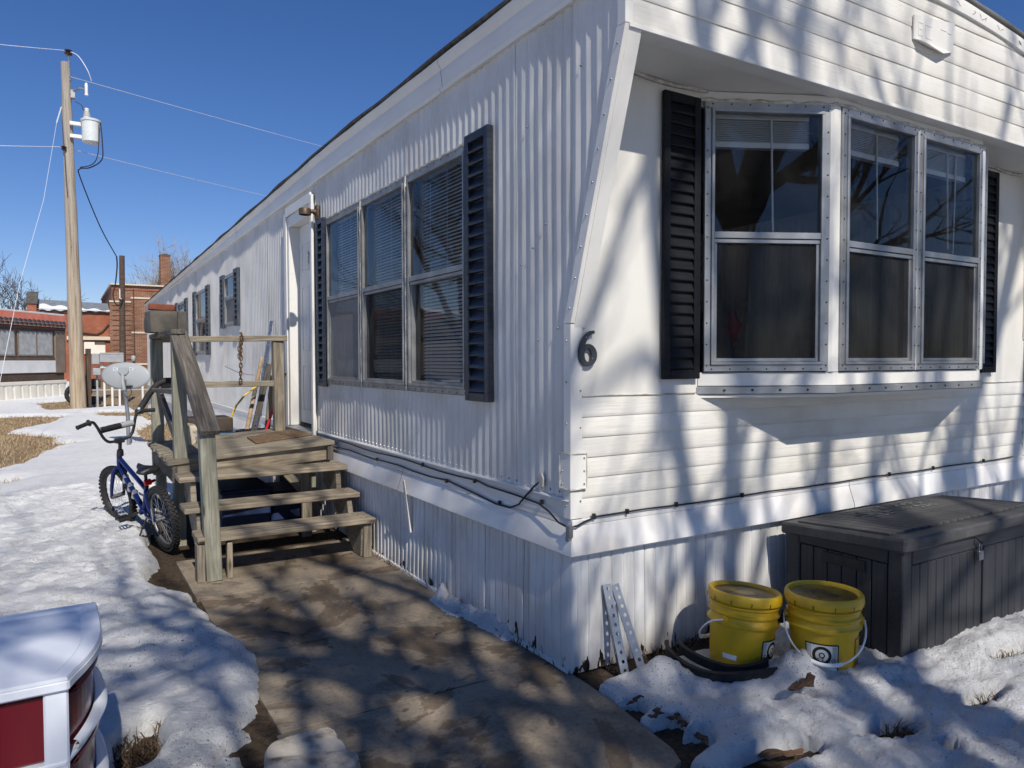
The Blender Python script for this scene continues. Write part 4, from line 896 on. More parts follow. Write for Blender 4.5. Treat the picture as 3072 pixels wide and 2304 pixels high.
angle_iron('angle_iron', (.250,-.175,-.0), (.200,-.030,.385), .038, 'right of two short perforated steel angles leaning on the front skirting', (.8,-.5,0))
angle_iron('angle_iron', (-.46,4.95,.20), (-.06,5.50,1.885), .045, 'long perforated steel angle leaning on the siding behind the porch', (.5,-.8,0))
tl = tag(empty('shovel', (-.5,5.0,.4)), 'shovel handle with wooden grip leaning on the siding behind the porch', 'shovel')
a, b = Vector((-.48,4.92,.55)), Vector((-.10,5.72,1.485)); m = MB(); m.tube([a, a.lerp(b,.55)], [.024,.022], 8); ob('handle_wood', m, 'wood_handle', tl, smooth=60); m = MB(); m.tube([a.lerp(b,.55),a.lerp(b,.72)], [.0235,.023], 8); ob('grip_sleeve', m, 'wood_dark', tl, smooth=60); m = MB(); m.tube([a.lerp(b,.72),b], [.0225,.020], 8); ob('handle_wood', m, 'wood_handle', tl, smooth=60); m = MB(); m.tube([a-(b-a)*.12,a.lerp(b,.06)], [.032,.030], 8); ob('socket', m, 'black_plastic', tl, smooth=60)
tl = tag(empty('lopper', (-.3,4.9,.4)), 'red lopper with black grip leaning behind the porch post', 'tool')
a, b = Vector((-.305,4.86,.62)), Vector((-.07,4.86,1.33)); m = MB(); m.tube([a,a.lerp(b,.72)], .014, 8); ob('handle', m, 'tool_red', tl, smooth=60); m = MB(); m.tube([a.lerp(b,.74),b], [.017,.020], 8); ob('grip', m, 'black_plastic', tl, smooth=60)
board_o = board('plank', (-.28,4.95,.3), (-.13,4.98,1.56), .05, .035, 'wood_weathered', None, up=(0,1,0)); tag(board_o, 'grey plank standing behind the right porch post', 'plank')
board_o = board('plank', (-.42,5.15,.3), (-.14,5.20,1.42), .055, .05, 'wood_dark', None, up=(0,1,0)); tag(board_o, 'dark squared timber standing behind the right porch post', 'plank')
m = MB(); m.lathe([(.14,.0),(.17,.40),(.185,.42),(.185,.45),(.165,.45),(.12,.06)], 20, (-.33,5.05,.30)); tag(ob('plant_pot', m, 'black_plastic', None, smooth=40), 'black plastic pot behind the porch at the foot of the tools', 'pot')
m = MB(); m.tube([(-.20,5.25,1.22),(-.30,5.2,1.17),(-.40,5.2,1.09),(-.48,5.2,.99),(-.53,5.2,.88),(-.55,5.2,.74),(-.54,5.2,.4)], .011, 8); tag(ob('garden_hose', m, 'hose_yellow', None, smooth=60), 'yellow hose arching over the brown box behind the porch', 'hose')
m = MB(); m.tube([(-.62,5.0,1.40),(-.50,5.0,1.34),(-.40,5.0,1.315),(-.33,5.02,1.31)], .004, 6); tag(ob('wire_stub', m, 'window_dark_alu', None, smooth=60), 'thin grey rod sticking out left of the shovel', 'rod')
m = MB(); m.box(-.95,-.52,5.15,5.6,.735,.875); tag(ob('storage_crate', m, 'crate_brown', None, bevel=.008), 'brown crate on top of the blue tub behind the porch', 'crate')
m = MB(); m.box(-.95,-.48,5.05,5.7,.0,.70); m.box(-.98,-.45,5.02,5.73,.67,.732); tag(ob('blue_tub', m, 'tub_blue', None, bevel=.02), 'blue plastic tub behind the porch under the brown crate', 'tub')
m = MB(); m.prism([(-.45,5.3),(.0,5.3),(.0,7.2),(-.30,6.6)], lambda a,b,d: (a*.9-.02,b,d+.55+.12*a), 0, .02); tag(ob('white_sheet', m, 'cart_white', None, bevel=.003), 'white plastic panel lying against the siding behind the porch', 'panel')
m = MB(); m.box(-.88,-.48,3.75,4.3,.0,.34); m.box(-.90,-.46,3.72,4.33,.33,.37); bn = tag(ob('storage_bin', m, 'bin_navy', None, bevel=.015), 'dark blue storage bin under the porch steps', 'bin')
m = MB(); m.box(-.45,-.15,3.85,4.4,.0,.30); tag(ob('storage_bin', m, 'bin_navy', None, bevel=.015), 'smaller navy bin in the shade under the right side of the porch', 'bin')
sp_ = []
m = MB(); m.tube([(-1.47,4.14,1.02),(-1.43,4.16,1.08),(-1.37,4.18,1.18),(-1.31,4.2,1.255),(-1.25,4.2,1.285),(-1.17,4.2,1.285),(-1.10,4.2,1.27)], .026, 10); pp = tag(ob('rubber_hose', m, 'black_rubber', None, smooth=60), 'thick black rubber hose hooked over the porch mid rail', 'hose')
m = MB(); m.tube([(-1.458,4.144,1.037),(-1.448,4.15,1.052)], .029, 10); ob('clamp', m, 'galvanised', pp)
# ------------------------------------------------------------------ front yard things
bx = tag(empty('deck_box', (2.05,-.46,0)), 'large dark grey plastic deck box with plank pattern before the skirting', 'storage box')
X0, X1, Y0, Y1 = 1.335, 2.775, -.775, -.135
m = MB(); m.box(X0+.02,X1-.02,Y0+.02,Y1-.02,.0,.55); ob('body', m, 'box_grey', bx)
for (x, y) in ((X0,Y0),(X1-.075,Y0),(X0,Y1-.075),(X1-.075,Y1-.075)): m = MB(); m.box(x,x+.075,y,y+.075,0,.552); ob('corner_post', m, 'box_grey', bx, bevel=.006)
xs_ = np.linspace(X0+.078,X1-.078,19)
for k, (a, b) in enumerate(zip(xs_, xs_[1:])):
    if k == 9: continue
    board('front_plank', ((a+b)/2,Y0+.014,.02), ((a+b)/2,Y0+.014,.475), (b-a)-.005, .02, 'box_grey', bx, up=(0,1,0), bevel=.003)
board('front_plank', ((xs_[9]+xs_[10])/2+.01,Y0+.008,.02), ((xs_[9]+xs_[10])/2+.01,Y0+.008,.48), .085, .026, 'box_grey', bx, up=(0,1,0), bevel=.003)
ys_ = np.linspace(Y0+.078,Y1-.078,7)
for a, b in zip(ys_, ys_[1:]): board('side_plank', (X0+.014,(a+b)/2,.02), (X0+.014,(a+b)/2,.475), (b-a)-.005, .02, 'box_grey', bx, up=(1,0,0), bevel=.003)
board('top_band', (X0+.076,Y0+.012,.515), (X1-.076,Y0+.012,.515), .03, .07, 'box_grey', bx, bevel=.004); board('top_band', (X0+.012,Y0+.076,.515), (X0+.012,Y1-.076,.515), .03, .07, 'box_grey', bx, bevel=.004)
m = MB(); m.box(X0-.006,X0+.002,Y0+.19,Y0+.43,.41,.465); ob('side_handle', m, 'black_plastic', bx, bevel=.003)
zl = lambda y: .62+(y-Y0)*(-.04/.66)
m = MB(); m.hexa([(X0-.035,Y0-.03,.553),(X1+.03,Y0-.03,.553),(X1+.03,Y1+.02,.515),(X0-.035,Y1+.02,.515),(X0-.035,Y0-.03,.617),(X1+.03,Y0-.03,.617),(X1+.03,Y1+.02,.575),(X0-.035,Y1+.02,.575)]); ob('lid', m, 'box_lid', bx, bevel=.010)
xs_ = np.linspace(X0+.01,X1-.015,22)
for a, b in zip(xs_, xs_[1:]): board('lid_plank', ((a+b)/2,Y0+.075,zl(Y0+.075)+.001), ((a+b)/2,Y1-.055,zl(Y1-.055)-.001), (b-a)-.006, .012, 'box_lid', bx, bevel=.002)
m = MB(); r_ = random.Random(4)
for i in range(70):
    x = r_.uniform(1.7,2.35); y = r_.uniform(-.40,-.22); r = r_.uniform(.004,.020); n = 11
    m.prism([(x+r*(1+.4*r_.random())*math.cos(q*6.283/n), y+r*.7*(1+.4*r_.random())*math.sin(q*6.283/n)) for q in range(n)], lambda a,b,d: (a,b,zl(b)+d), .0075, .0095)
f_ = ob('frost_patches', m, 'frost', bx, stuff=True)
pl = tag(empty('padlock', (1.985,Y0-.02,.46)), 'small steel padlock on the front of the deck box', 'padlock')
m = MB(); m.box(1.966,2.006,Y0-.030,Y0-.012,.425,.475); ob('body', m, 'lock_steel', pl, bevel=.004)
m = MB(); m.tube([(1.975,Y0-.021,.475),(1.974,Y0-.021,.50),(1.979,Y0-.021,.515),(1.987,Y0-.021,.52),(1.995,Y0-.021,.515),(1.998,Y0-.021,.50),(1.998,Y0-.021,.475)], .0035, 6); ob('shackle', m, 'lock_steel', pl)
m = MB(); m.tube([(1.96,Y0-.012,.545),(1.962,Y0-.03,.53),(1.975,Y0-.034,.515),(1.99,Y0-.03,.52)], .006, 6); ob('hasp', m, 'black_plastic', pl)
# yellow buckets
def bucket(loc, rz, tilt, label, kind):
    t_ = tag(empty('yellow_bucket', loc), label, 'bucket'); R = Matrix.Translation(loc) @ tilt @ Matrix.Rotation(rz,4,'Z')
    prof = [(.02,.0),(.134,.0),(.138,.01),(.149,.225),(.150,.230),(.163,.236),(.165,.245),(.154,.254),(.151,.272),(.161,.280),(.162,.288),(.153,.296),(.152,.312),(.160,.318),(.160,.325),(.152,.33),(.152,.352),(.02,.352)]
    ob('pail', MB().lathe(prof, 48), 'bucket_yellow', t_, smooth=42, mtx=R)
    lid = [(.02,.348),(.158,.340),(.169,.338),(.172,.345),(.169,.374),(.164,.381),(.152,.381),(.147,.376),(.143,.366),(.10,.365),(.02,.365)]
    lo_ = ob('lid', MB().lathe(lid, 48), 'bucket_yellow', t_, smooth=42, mtx=R)
    m = MB(); m.lathe([(.01,.3662),(.05,.3668),(.052,.3682),(.058,.3682),(.06,.3668),(.141,.3672),(.141,.3665)], 40); ob('lid_stain', m, 'bucket_dirt', lo_, mtx=R)
    m = MB()
    for k in range(12): a = k*math.pi/6+.2; m.hexa([(math.cos(a+q)*r, math.sin(a+q)*r, z) for z, r in ((.337,.1695),(.356,.1725)) for q, r in ((-.012,r),(.012,r),(.012,r+.002),(-.012,r+.002))])
    ob('lid_notches', m, 'bucket_dirt', lo_, stuff=True, mtx=R)
    # bail: pivots on the +-x sides, hangs towards -y
    pts = []; H = .155
    for i in range(25):
        a = math.pi*i/24; x = .172*math.cos(a); s = math.sin(a); pts.append((x, -.165*s**.55-.02*s, .262-H*s))
    m = MB(); m.tube(pts, [.0042]*25, 8); ob('bail', m, 'bucket_grip', t_, smooth=60, mtx=R)
    m = MB(); m.tube(pts[9:16], .0095, 8); ob('grip', m, 'bucket_grip', t_, smooth=60, mtx=R)
    m = MB()
    for s in (1,-1): m.tube([(s*.150,0,.262),(s*.170,0,.262)], .017, 10)
    ob('bail_ears', m, 'bucket_yellow', t_, mtx=R)
    def wrap(x, z, off, a0): 
        r = .1385+.0107*(z/.225)+off; a = a0+x/.145; return (r*math.cos(a), r*math.sin(a), z)
    def patch(a0, x0, x1, z0, z1, off, mat, nm, parent):
        m = MB(); n = 10
        for i in range(n+1):
            for z in (z0, z1): m.v.append(wrap(x0+(x1-x0)*i/n, z, off, a0))
        for i in range(n): m.f.append((2*i,2*i+2,2*i+3,2*i+1))
        return ob(nm, m, mat, parent, mtx=R)
    a0 = kind
    lab = patch(a0,-.070,.070,.055,.185,.0012,'label_ink','label',t_); patch(a0,-.064,.064,.085,.179,.0018,'label_paper','label_panel',lab); patch(a0,-.064,.064,.060,.081,.0018,'label_paper','label_panel',lab)
    m = MB()
    def put(v, f, off): m.add([wrap(p[0],p[1],off,a0) for p in v], f)
    ring = []; 
    for (ro, ri, off) in ((.040,.027,.0024),(.013,.008,.0024)):
        v = [(q*math.cos(2*math.pi*i/28), .134+q*math.sin(2*math.pi*i/28)) for q in (ro, ri) for i in range(28)]; put(v, [(i,(i+1) % 28,28+(i+1) % 28,28+i) for i in range(28)], off)
    v, f = text_geo('CHILE CO', .026); put([(p[0],p[1]+.112) for p in v], f, .0030)
    for k in range(9): put([(-.06+.006*k-.0008,.092),(-.06+.006*k+.0008,.092),(-.06+.006*k+.0008,.176),(-.06+.006*k-.0008,.176)], [(0,1,2,3)], .0022) if k < 3 else None
    for k in range(9): q = .043+.0028*k; put([(q,.092),(q+.0009,.092),(q+.0009,.176),(q,.176)], [(0,1,2,3)], .0022) if k < 7 else None
    for k in range(3): put([(-.055,.064+k*.0055),(.02-.01*k,.064+k*.0055),(.02-.01*k,.0665+k*.0055),(-.055,.0665+k*.0055)], [(0,1,2,3)], .0024)
    ob('label_print', m, 'label_ink', lab, mtx=R)
    # warning panel with a crossed-out circle
    a0 = kind+1.35; wl = patch(a0,-.034,.034,.03,.20,.0012,'label_ink','warning_panel',t_); patch(a0,-.031,.031,.033,.197,.0017,'bucket_yellow','label_panel',wl); m = MB()
    v = [(.026*q*math.cos(2*math.pi*i/24), .095+.032*q*math.sin(2*math.pi*i/24)) for q in (1,.84) for i in range(24)]; put(v, [(i,(i+1) % 24,24+(i+1) % 24,24+i) for i in range(24)], .0024)
    put([(-.020,.117),(-.016,.119),(.020,.073),(.016,.071)], [(0,1,2,3)], .0024); put([(-.010,.08),(.008,.08),(.010,.10),(-.010,.10)], [(0,1,2,3)], .0023)
    for k in range(6): put([(-.026,.14+k*.009),(.024-.006*(k % 3),.14+k*.009),(.024-.006*(k % 3),.144+k*.009),(-.026,.144+k*.009)], [(0,1,2,3)], .0024)
    ob('warning_print', m, 'label_ink', wl, mtx=R)
    if abs(tilt[0][2]) > .001:
        patch(kind-1.47,-.036,.030,.085,.108,.0014,'bucket_grip','torn_sticker',t_)
bucket((.700,-.365,-.012), math.radians(-170), Matrix.Rotation(math.radians(5.5),4,'Y'), 'left yellow bucket with white handle on its side, tilted, inside the black coil', -1.29+math.radians(170))
bucket((.965,-.622,.010), math.radians(-50), Matrix.Rotation(.0,4,'Y'), 'right yellow bucket half in snow with hanging white handle before the grey box', -2.56+math.radians(50))
# black edging strip coiled round the left bucket
m = MB(); cp = []
for i in range(46):
    a = math.radians(128+i*4.1); r = .262+.0010*i; cp.append((.645+r*.98*math.cos(a), -.315+r*math.sin(a), .072+.010*math.sin(i*.25)))
def strip(m, cp, h, t_):
    n = len(cp); k = len(m.v)
    for i, p in enumerate(cp):
        a = Vector(cp[max(i-1,0)]); b = Vector(cp[min(i+1,n-1)]); d = (b-a).normalized(); s = Vector((-d.y,d.x,0)).normalized()*t_/2; p = Vector(p)
        for q in (p+s-Vector((0,0,h/2)), p-s-Vector((0,0,h/2)), p-s*1.0+Vector((0,0,h*.3)), p-s*2.2+Vector((0,0,h*.42)), p+s*1.2+Vector((0,0,h/2)), p+s): m.v.append(tuple(q))
    for i in range(n-1):
        for j in range(6): j2 = (j+1) % 6; a = k+i*6; m.f.append((a+j,a+j2,a+6+j2,a+6+j))
    m.f.append(tuple(k+j for j in reversed(range(6)))); m.f.append(tuple(k+(n-1)*6+j for j in range(6)))
strip(m, cp, .045, .010); cp2 = [(.66+.215*math.cos(math.radians(135+i*6.2)), -.325+.215*math.sin(math.radians(135+i*6.2)), .085+.01*math.sin(i*.3)) for i in range(24)]; strip(m, cp2, .045, .010)
tag(ob('lawn_edging', m, 'black_rubber', None, smooth=50), 'black plastic edging strip coiled on the snow round the left bucket', 'edging strip')
# bark and litter
def flake(loc, L, w, rz, label, mat='bark_wood'):
    m = MB(); n = 9; r = random.Random(int(L*1000)); up = []
    for i in range(n):
        t_ = i/(n-1); ww = w*(.3+.5*r.random()+.35*math.sin(math.pi*t_)); x = (t_-.5)*L+r.uniform(-.012,.012)
        for (q, z) in ((-1,0),(-.6,.35),(0,.55),(.55,.38),(1,.02),(0,-.2)): m.v.append((x+r.uniform(-.009,.009), q*ww/2+r.uniform(-.006,.006)+.012*math.sin(t_*5+L*40), z*w*.32+r.uniform(-.005,.005)))
    for i in range(n-1):
        for j in range(6): j2 = (j+1) % 6; m.f.append((i*6+j,i*6+j2,i*6+6+j2,i*6+6+j))
    m.f.append(tuple(reversed(range(6)))); m.f.append(tuple((n-1)*6+j for j in range(6)))
    return tag(ob(loc[3] if len(loc) > 3 else 'bark_chunk', m, mat, None, mtx=Matrix.Translation(loc[:3]) @ Matrix.Rotation(rz,4,'Z')), label, 'bark')
flake((.60,-.79,.115), .20, .055, .30, 'large splinter of reddish bark on the snow below the buckets')
flake((-.005,-.44,.05), .10, .02, .05, 'thin twig of bark nearest the skirting corner in the snow')
flake((.0,-.56,.045), .07, .035, .4, 'small bark flake in the snow beside the path'); flake((.06,-.60,.03), .06, .03, .1, 'flat bark chip second from the path edge'); flake((.045,-.66,.03), .055, .04, 1.2, 'dark round bark chip in the snow by the path')
flake((.0,-.80,.05), .08, .04, .9, 'dark bark clod at the front corner of the path'); flake((.20,-.99,.02), .16, .05, -.25, 'long dark bark piece in the melt hole at the bottom')
for k, (x, y, L, a) in enumerate(((-.95,1.12,.16,.55),(-1.0,1.18,.13,2.3),(-.35,.75,.05,.3),(-1.02,1.62,.06,.9),(-.25,2.55,.10,.2))):
    m = MB(); p = [(x+math.cos(a)*L*t_+.006*math.sin(t_*7+k), y+math.sin(a)*L*t_, .006+.004*math.sin(t_*3)) for t_ in np.linspace(0,1,6)]; m.tube(p, [.0035,.0032,.003,.0026,.002,.001], 5)
    tag(ob('twig', m, 'bark_wood', None), ['long dark twig lying on the middle path slab','pale crossing twig on the middle path slab','tiny twig on the second path slab from the front','short twig near the left edge of the path','small reddish stick at the foot of the steps'][k], 'twig')
# broken white concrete chunk at the bottom edge
bp_ = [(-1.415, -0.133), (-1.388, -0.087), (-1.307, -0.08), (-1.18, -0.087), (-1.167, -0.124), (-1.176, -0.18), (-1.165, -0.248), (-1.15, -0.327), (-1.183, -0.422), (-1.284, -0.471), (-1.466, -0.359)]
m = MB(); n = len(bp_); rr = random.Random(8)
cx_ = sum(q[0] for q in bp_)/n; cy_ = sum(q[1] for q in bp_)/n
den = []
for i in range(n):
    (x0_, y0_), (x1_, y1_) = bp_[i], bp_[(i+1) % n]; kk = max(2, int(math.hypot(x1_-x0_, y1_-y0_)/.014))
    for q in range(kk): t_ = q/kk; den.append((x0_+(x1_-x0_)*t_+rr.uniform(-.003,.003), y0_+(y1_-y0_)*t_+rr.uniform(-.003,.003)))
N_ = len(den); sh_ = lambda x, y: -.016*math.exp(-(((x-cx_)*.35+(y-cy_)*.94-.01)/.022)**2)
for (z, k) in ((.0,1.02),(.05,1.03),(.092,1.01),(.100,.975)):
    for q in den: x = cx_+(q[0]-cx_)*k; y = cy_+(q[1]-cy_)*k; m.v.append((x,y,z+(sh_(x,y) if z > .09 else 0)+rr.uniform(-.002,.002)))
for L_ in range(3):
    for i in range(N_): j = (i+1) % N_; m.f.append((L_*N_+i,L_*N_+j,(L_+1)*N_+j,(L_+1)*N_+i))
rings = [.85,.7,.55,.4,.25,.1]; base_ = 3*N_
for k in rings:
    s_ = len(m.v)
    for q in den: x = cx_+(q[0]-cx_)*k; y = cy_+(q[1]-cy_)*k; m.v.append((x,y,.101+sh_(x,y)+rr.uniform(-.0012,.0012)))
    for i in range(N_): j = (i+1) % N_; m.f.append((base_+i,base_+j,s_+j,s_+i))
    base_ = s_
m.f.append(tuple(base_+i for i in range(N_)))
tag(ob('broken_block', m, 'concrete_white', None, smooth=32), 'broken white painted concrete block lying on the path', 'block')
# plastic drawer cart in the corner
ct = tag(empty('drawer_cart', (-2.14,-.25,0)), 'white plastic drawer cart with dark red drawers in the lower left corner', 'drawer cart')
CY0, CY1, CX0, CXF = -.545, .065, -2.40, -2.005
def front(y, z=0): t_ = (y-CY0)/(CY1-CY0); return CXF+.088*(1-(1-min(t_/.58,1))**2)-.012*max(t_-.7,0)
def slabpoly(off, n=18, x0=CX0): return [(x0,CY0-off)]+[(front(CY0+(CY1-CY0)*i/n)+off, CY0+(CY1-CY0)*i/n+(-off if i == 0 else off if i == n else 0)) for i in range(n+1)]+[(x0,CY1+off)]
m = MB(); m.prism(slabpoly(.012), lambda a,b,d: (a,b,d), .612, .640); tp = ob('top', m, 'cart_white', ct, bevel=.005)
m = MB(); po = slabpoly(.010); pi_ = [((a-(-2.17))*.80-2.17+.0, (b+.24)*.86-.24) for a, b in po]; n = len(po)
pm = [((a-(-2.17))*.84-2.17, (b+.24)*.89-.24) for a, b in po]
for z, P_ in ((.6395,po),(.649,[(a-.003,b*1.0) for a, b in po]),(.650,pm),(.642,pi_)):
    for q in P_: m.v.append((q[0],q[1],z))
for k in range(3):
    for i in range(n): j = (i+1) % n; m.f.append((k*n+i,k*n+j,(k+1)*n+j,(k+1)*n+i))
m.f.append(tuple(3*n+i for i in range(n))); ob('top_rim', m, 'cart_white', tp, smooth=25)
LV = [(.43,.605),(.225,.415),(.02,.21)]
for (x, y) in ((CXF-.045,CY0),(CX0,CY0),(CXF-.015,CY1-.05),(CX0,CY1-.05)): m = MB(); m.box(x,x+.055,y,y+.05,.0,.614); ob('frame_post', m, 'cart_white', ct, bevel=.005)
for (z0, z1) in LV:
    m = MB(); m.prism(slabpoly(.004), lambda a,b,d: (a,b,d), z0-.014, z0-.001); ob('shelf_frame', m, 'cart_white', ct, bevel=.003)
    m = MB(); m.prism(slabpoly(-.014), lambda a,b,d: (a,b,d), z0+.002, z1-.004); d_ = ob('drawer', m, 'drawer_red', ct, bevel=.004)
    m = MB(); nn = 16
    for i in range(nn+1):
        y = CY0+.05+(CY1-CY0-.1)*i/nn; x = front(y)
        for dx, z in ((-.012,z0+.0),(.016,z0+.002),(.022,z0+.012),(.014,z0+.022),(-.010,z0+.027)): m.v.append((x+dx*math.sin(math.pi*(i+.6)/(nn+1.2))**.4,y,z))
    for i in range(nn):
        for j in range(4): a = i*5+j; m.f.append((a,a+1,a+6,a+5))
    ob('drawer_pull', m, 'cart_white', d_, smooth=50)
    m = MB(); pp = []
    for i in range(nn+1):
        y = CY0+.06+(CY1-CY0-.12)*i/nn; x = front(y)-.012
        for dx, z in ((.0,z1-.004),(.014,z1-.010),(.014,z1-.022),(.0,z1-.03)): m.v.append((x+dx,y,z))
    for i in range(nn):
        for j in range(3): a = i*4+j; m.f.append((a,a+1,a+5,a+4))
    ob('drawer_lip', m, 'drawer_red', d_, smooth=50)
# ------------------------------------------------------------------ bicycle
RC = Vector((-1.335,3.42,.012)); FC = Vector((-1.575,4.27,.085)); xb = (FC-RC).normalized(); lean = math.radians(9)
zb0 = Vector((0,0,1)); zb0 = (zb0-xb*zb0.dot(xb)).normalized(); yb0 = zb0.cross(xb)
zb = (zb0*math.cos(lean)+yb0*math.sin(lean)).normalized(); yb = zb.cross(xb)
BM = Matrix((xb,yb,zb)).transposed().to_4x4(); BM.translation = RC; WB = (FC-RC).length; WR = .248
bike = empty('bicycle', RC); tag(bike, 'blue child bicycle with knobbly tyres leaning in the snow beside the porch', 'bicycle')
def bo(name, m, mat, parent=bike, smooth=50, extra=None, bevel=0): return ob(name, m, mat, parent, smooth=smooth, mtx=BM @ extra if extra is not None else BM, bevel=bevel)
STE = Matrix.Translation((WB-.10,0,.45)) @ Matrix.Rotation(math.radians(9),4,'Z') @ Matrix.Translation((-(WB-.10),0,-.45))
def wheel(cx, extra):
    m = MB(); m.tube([(cx+WR*.90*math.cos(a),0,WR+WR*.90*math.sin(a)) for a in [i*2*math.pi/40 for i in range(40)]], .0255, 12, closed=True); w = bo('wheel', m, 'black_rubber', bike, 60, extra)
    m = MB()
    for i in range(44):
        a = i*2*math.pi/44; 
        for (yy, rr, sh) in ((-.018,.977,0),(.0,1.0,.5),(.018,.977,0)):
            b = a+sh*2*math.pi/44; c = Vector((math.cos(b),0,math.sin(b))); tt = Vector((-math.sin(b),0,math.cos(b))); p = Vector((cx,yy,WR))+c*WR*(rr-.008); 
            m.hexa([p+tt*s*.010+Vector((0,t_*.007,0))+c*r for r in (0,.012) for s, t_ in ((-1,-1),(1,-1),(1,1),(-1,1))])
    bo('tread_knobs', m, 'black_rubber', w, None, extra)['kind'] = 'stuff'
    m = MB(); m.tube([(cx+WR*.80*math.cos(a),0,WR+WR*.80*math.sin(a)) for a in [i*2*math.pi/36 for i in range(36)]], .010, 8, closed=True); bo('rim', m, 'black_plastic' if cx > .1 else 'rim_grey', w, 60, extra)
    m = MB()
    for i in range(24): a = i*2*math.pi/24; b = a+(.5 if i % 2 else -.5); yy = .022 if i % 4 < 2 else -.022; m.tube([(cx+.022*math.cos(b),yy,WR+.022*math.sin(b)),(cx+WR*.79*math.cos(a),0,WR+WR*.79*math.sin(a))], .0013, 4, cap=False)
    bo('spokes', m, 'bike_silver', w, None, extra); m = MB(); m.tube([(cx,-.055,WR),(cx,.055,WR)], .018, 10); bo('hub', m, 'rim_grey', w, 50, extra)
wheel(0, None); wheel(WB, STE)
HB, HT = (WB-.105,0,.50), (WB-.145,0,.615); BB = (.37,0,.225); ST = (.235,0,.46)
m = MB(); m.tube([(HB[0]+.008,0,HB[2]-.02),(HT[0]-.006,0,HT[2]+.01)], .021, 12); m.tube([(HB[0]-.01,0,HB[2]+.02),BB], .021, 12); m.tube([(HT[0],0,HT[2]-.02),(.255,0,.43)], .018, 12); m.tube([BB,ST], .017, 12)
for s in (-1,1): m.tube([BB,(.20,s*.045,.23),(.0,s*.058,WR)], [.013,.011,.010], 8); m.tube([(.245,s*.014,.42),(.13,s*.05,.33),(.0,s*.058,WR)], [.011,.010,.009], 8)
m.tube([(BB[0],-.036,BB[2]),(BB[0],.036,BB[2])], .024, 12); bo('frame', m, 'bike_blue')
m = MB(); m.box(.30,.50,-.0225,-.0215,.33,.35)
for t_ in (.25,.45,.62): p = Vector(HB).lerp(Vector(BB), t_); m.tube([p-Vector((.02,0,-.03)),p+Vector((.02,0,-.03))], .0218, 12)
bo('frame_decals', m, 'bike_silver')
m = MB()
for s in (-1,1): m.tube([(WB-.105,s*.036,.50),(WB-.09,s*.05,.47),(WB-.03,s*.052,.34),(WB,s*.052,WR)], [.017,.017,.014,.011], 10)
m.tube([(WB-.105,-.05,.50),(WB-.105,.05,.50)], .019, 10); bo('fork', m, 'bike_blue', bike, 50, STE)
m = MB(); m.tube([(HT[0]-.002,0,HT[2]+.005),(HT[0]-.016,0,HT[2]+.05)], [.027,.024], 12); bo('headset', m, 'black_plastic', bike, 50, STE)
m = MB(); m.tube([(HT[0]-.012,0,HT[2]+.045),(HT[0]-.035,0,HT[2]+.12)], .014, 10); m.box(HT[0]-.055,HT[0]-.005,-.03,.03,HT[2]+.115,HT[2]+.15); hb_ = bo('stem', m, 'black_plastic', bike, 40, STE)
bx_, bz_ = HT[0]-.03, HT[2]+.135
pts = [(bx_-.02,-.31,bz_+.185),(bx_-.01,-.205,bz_+.20),(bx_,-.165,bz_+.17),(bx_,-.125,bz_+.06),(bx_,-.09,bz_+.012),(bx_,-.04,bz_),(bx_,.04,bz_),(bx_,.09,bz_+.012),(bx_,.125,bz_+.06),(bx_,.165,bz_+.17),(bx_-.01,.205,bz_+.20),(bx_-.02,.31,bz_+.185)]
def smoothpts(p, n=4):
    out = []; P_ = [Vector(q) for q in p]
    for i in range(len(P_)-1):
        p0, p1, p2, p3 = P_[max(i-1,0)], P_[i], P_[i+1], P_[min(i+2,len(P_)-1)]
        for k in range(n): t_ = k/n; out.append(.5*((2*p1)+(p2-p0)*t_+(2*p0-5*p1+4*p2-p3)*t_*t_+(3*p1-p0-3*p2+p3)*t_**3))
    return out+[P_[-1]]
m = MB(); m.tube(smoothpts(pts), .0115, 10); bo('handlebar', m, 'black_plastic', bike, 60, STE)
for s in (-1,1):
    m = MB(); e = Vector((bx_-.022,s*.315,bz_+.184)); i_ = Vector((bx_-.011,s*.215,bz_+.199)); m.tube([i_+(i_-e).normalized()*.004,i_,i_.lerp(e,.06),i_.lerp(e,.08),i_.lerp(e,.93),i_.lerp(e,.95),e], [.026,.028,.026,.016,.0165,.019,.017], 12); bo('grip', m, 'black_rubber', bike, 50, STE)
m = MB(); m.tube([(bx_+.004,-.128,bz_+.115),(bx_+.004,.128,bz_+.115)], .026, 12); bo('crossbar_pad', m, 'bike_pad', bike, 50, STE)
# saddle
m = MB(); prof_ = []
for i, (x, w, z) in enumerate(((-.10,.035,.0),(-.09,.075,.012),(-.05,.088,.020),(.0,.065,.014),(.06,.032,.010),(.12,.022,.012),(.145,.012,.004))):
    for j in range(13): a = math.pi*j/12; prof_.append((x, w*math.cos(a), z+.024*math.sin(a)**.7-.012*abs(math.cos(a))))
    for j in range(3): prof_.append((x, -w*.6+w*.6*j, -.012))
m.v = prof_; q = 16
for i in range(6):
    for j in range(q): j2 = (j+1) % q; m.f.append((i*q+j,i*q+j2,(i+1)*q+j2,(i+1)*q+j))
m.f += [tuple(reversed(range(q))), tuple(6*q+j for j in range(q))]
SD = Matrix.Translation((.205,0,.595)); bo('saddle', m, 'black_plastic', bike, 60, SD)
m = MB(); m.tube([ST,(.215,0,.585)], .0125, 10); m.tube([(.15,.022,.578),(.26,.022,.582)], .004, 6); m.tube([(.15,-.022,.578),(.26,-.022,.582)], .004, 6); m.box(.195,.235,-.03,.03,.565,.59); bo('seat_post', m, 'black_plastic', bike, 50)
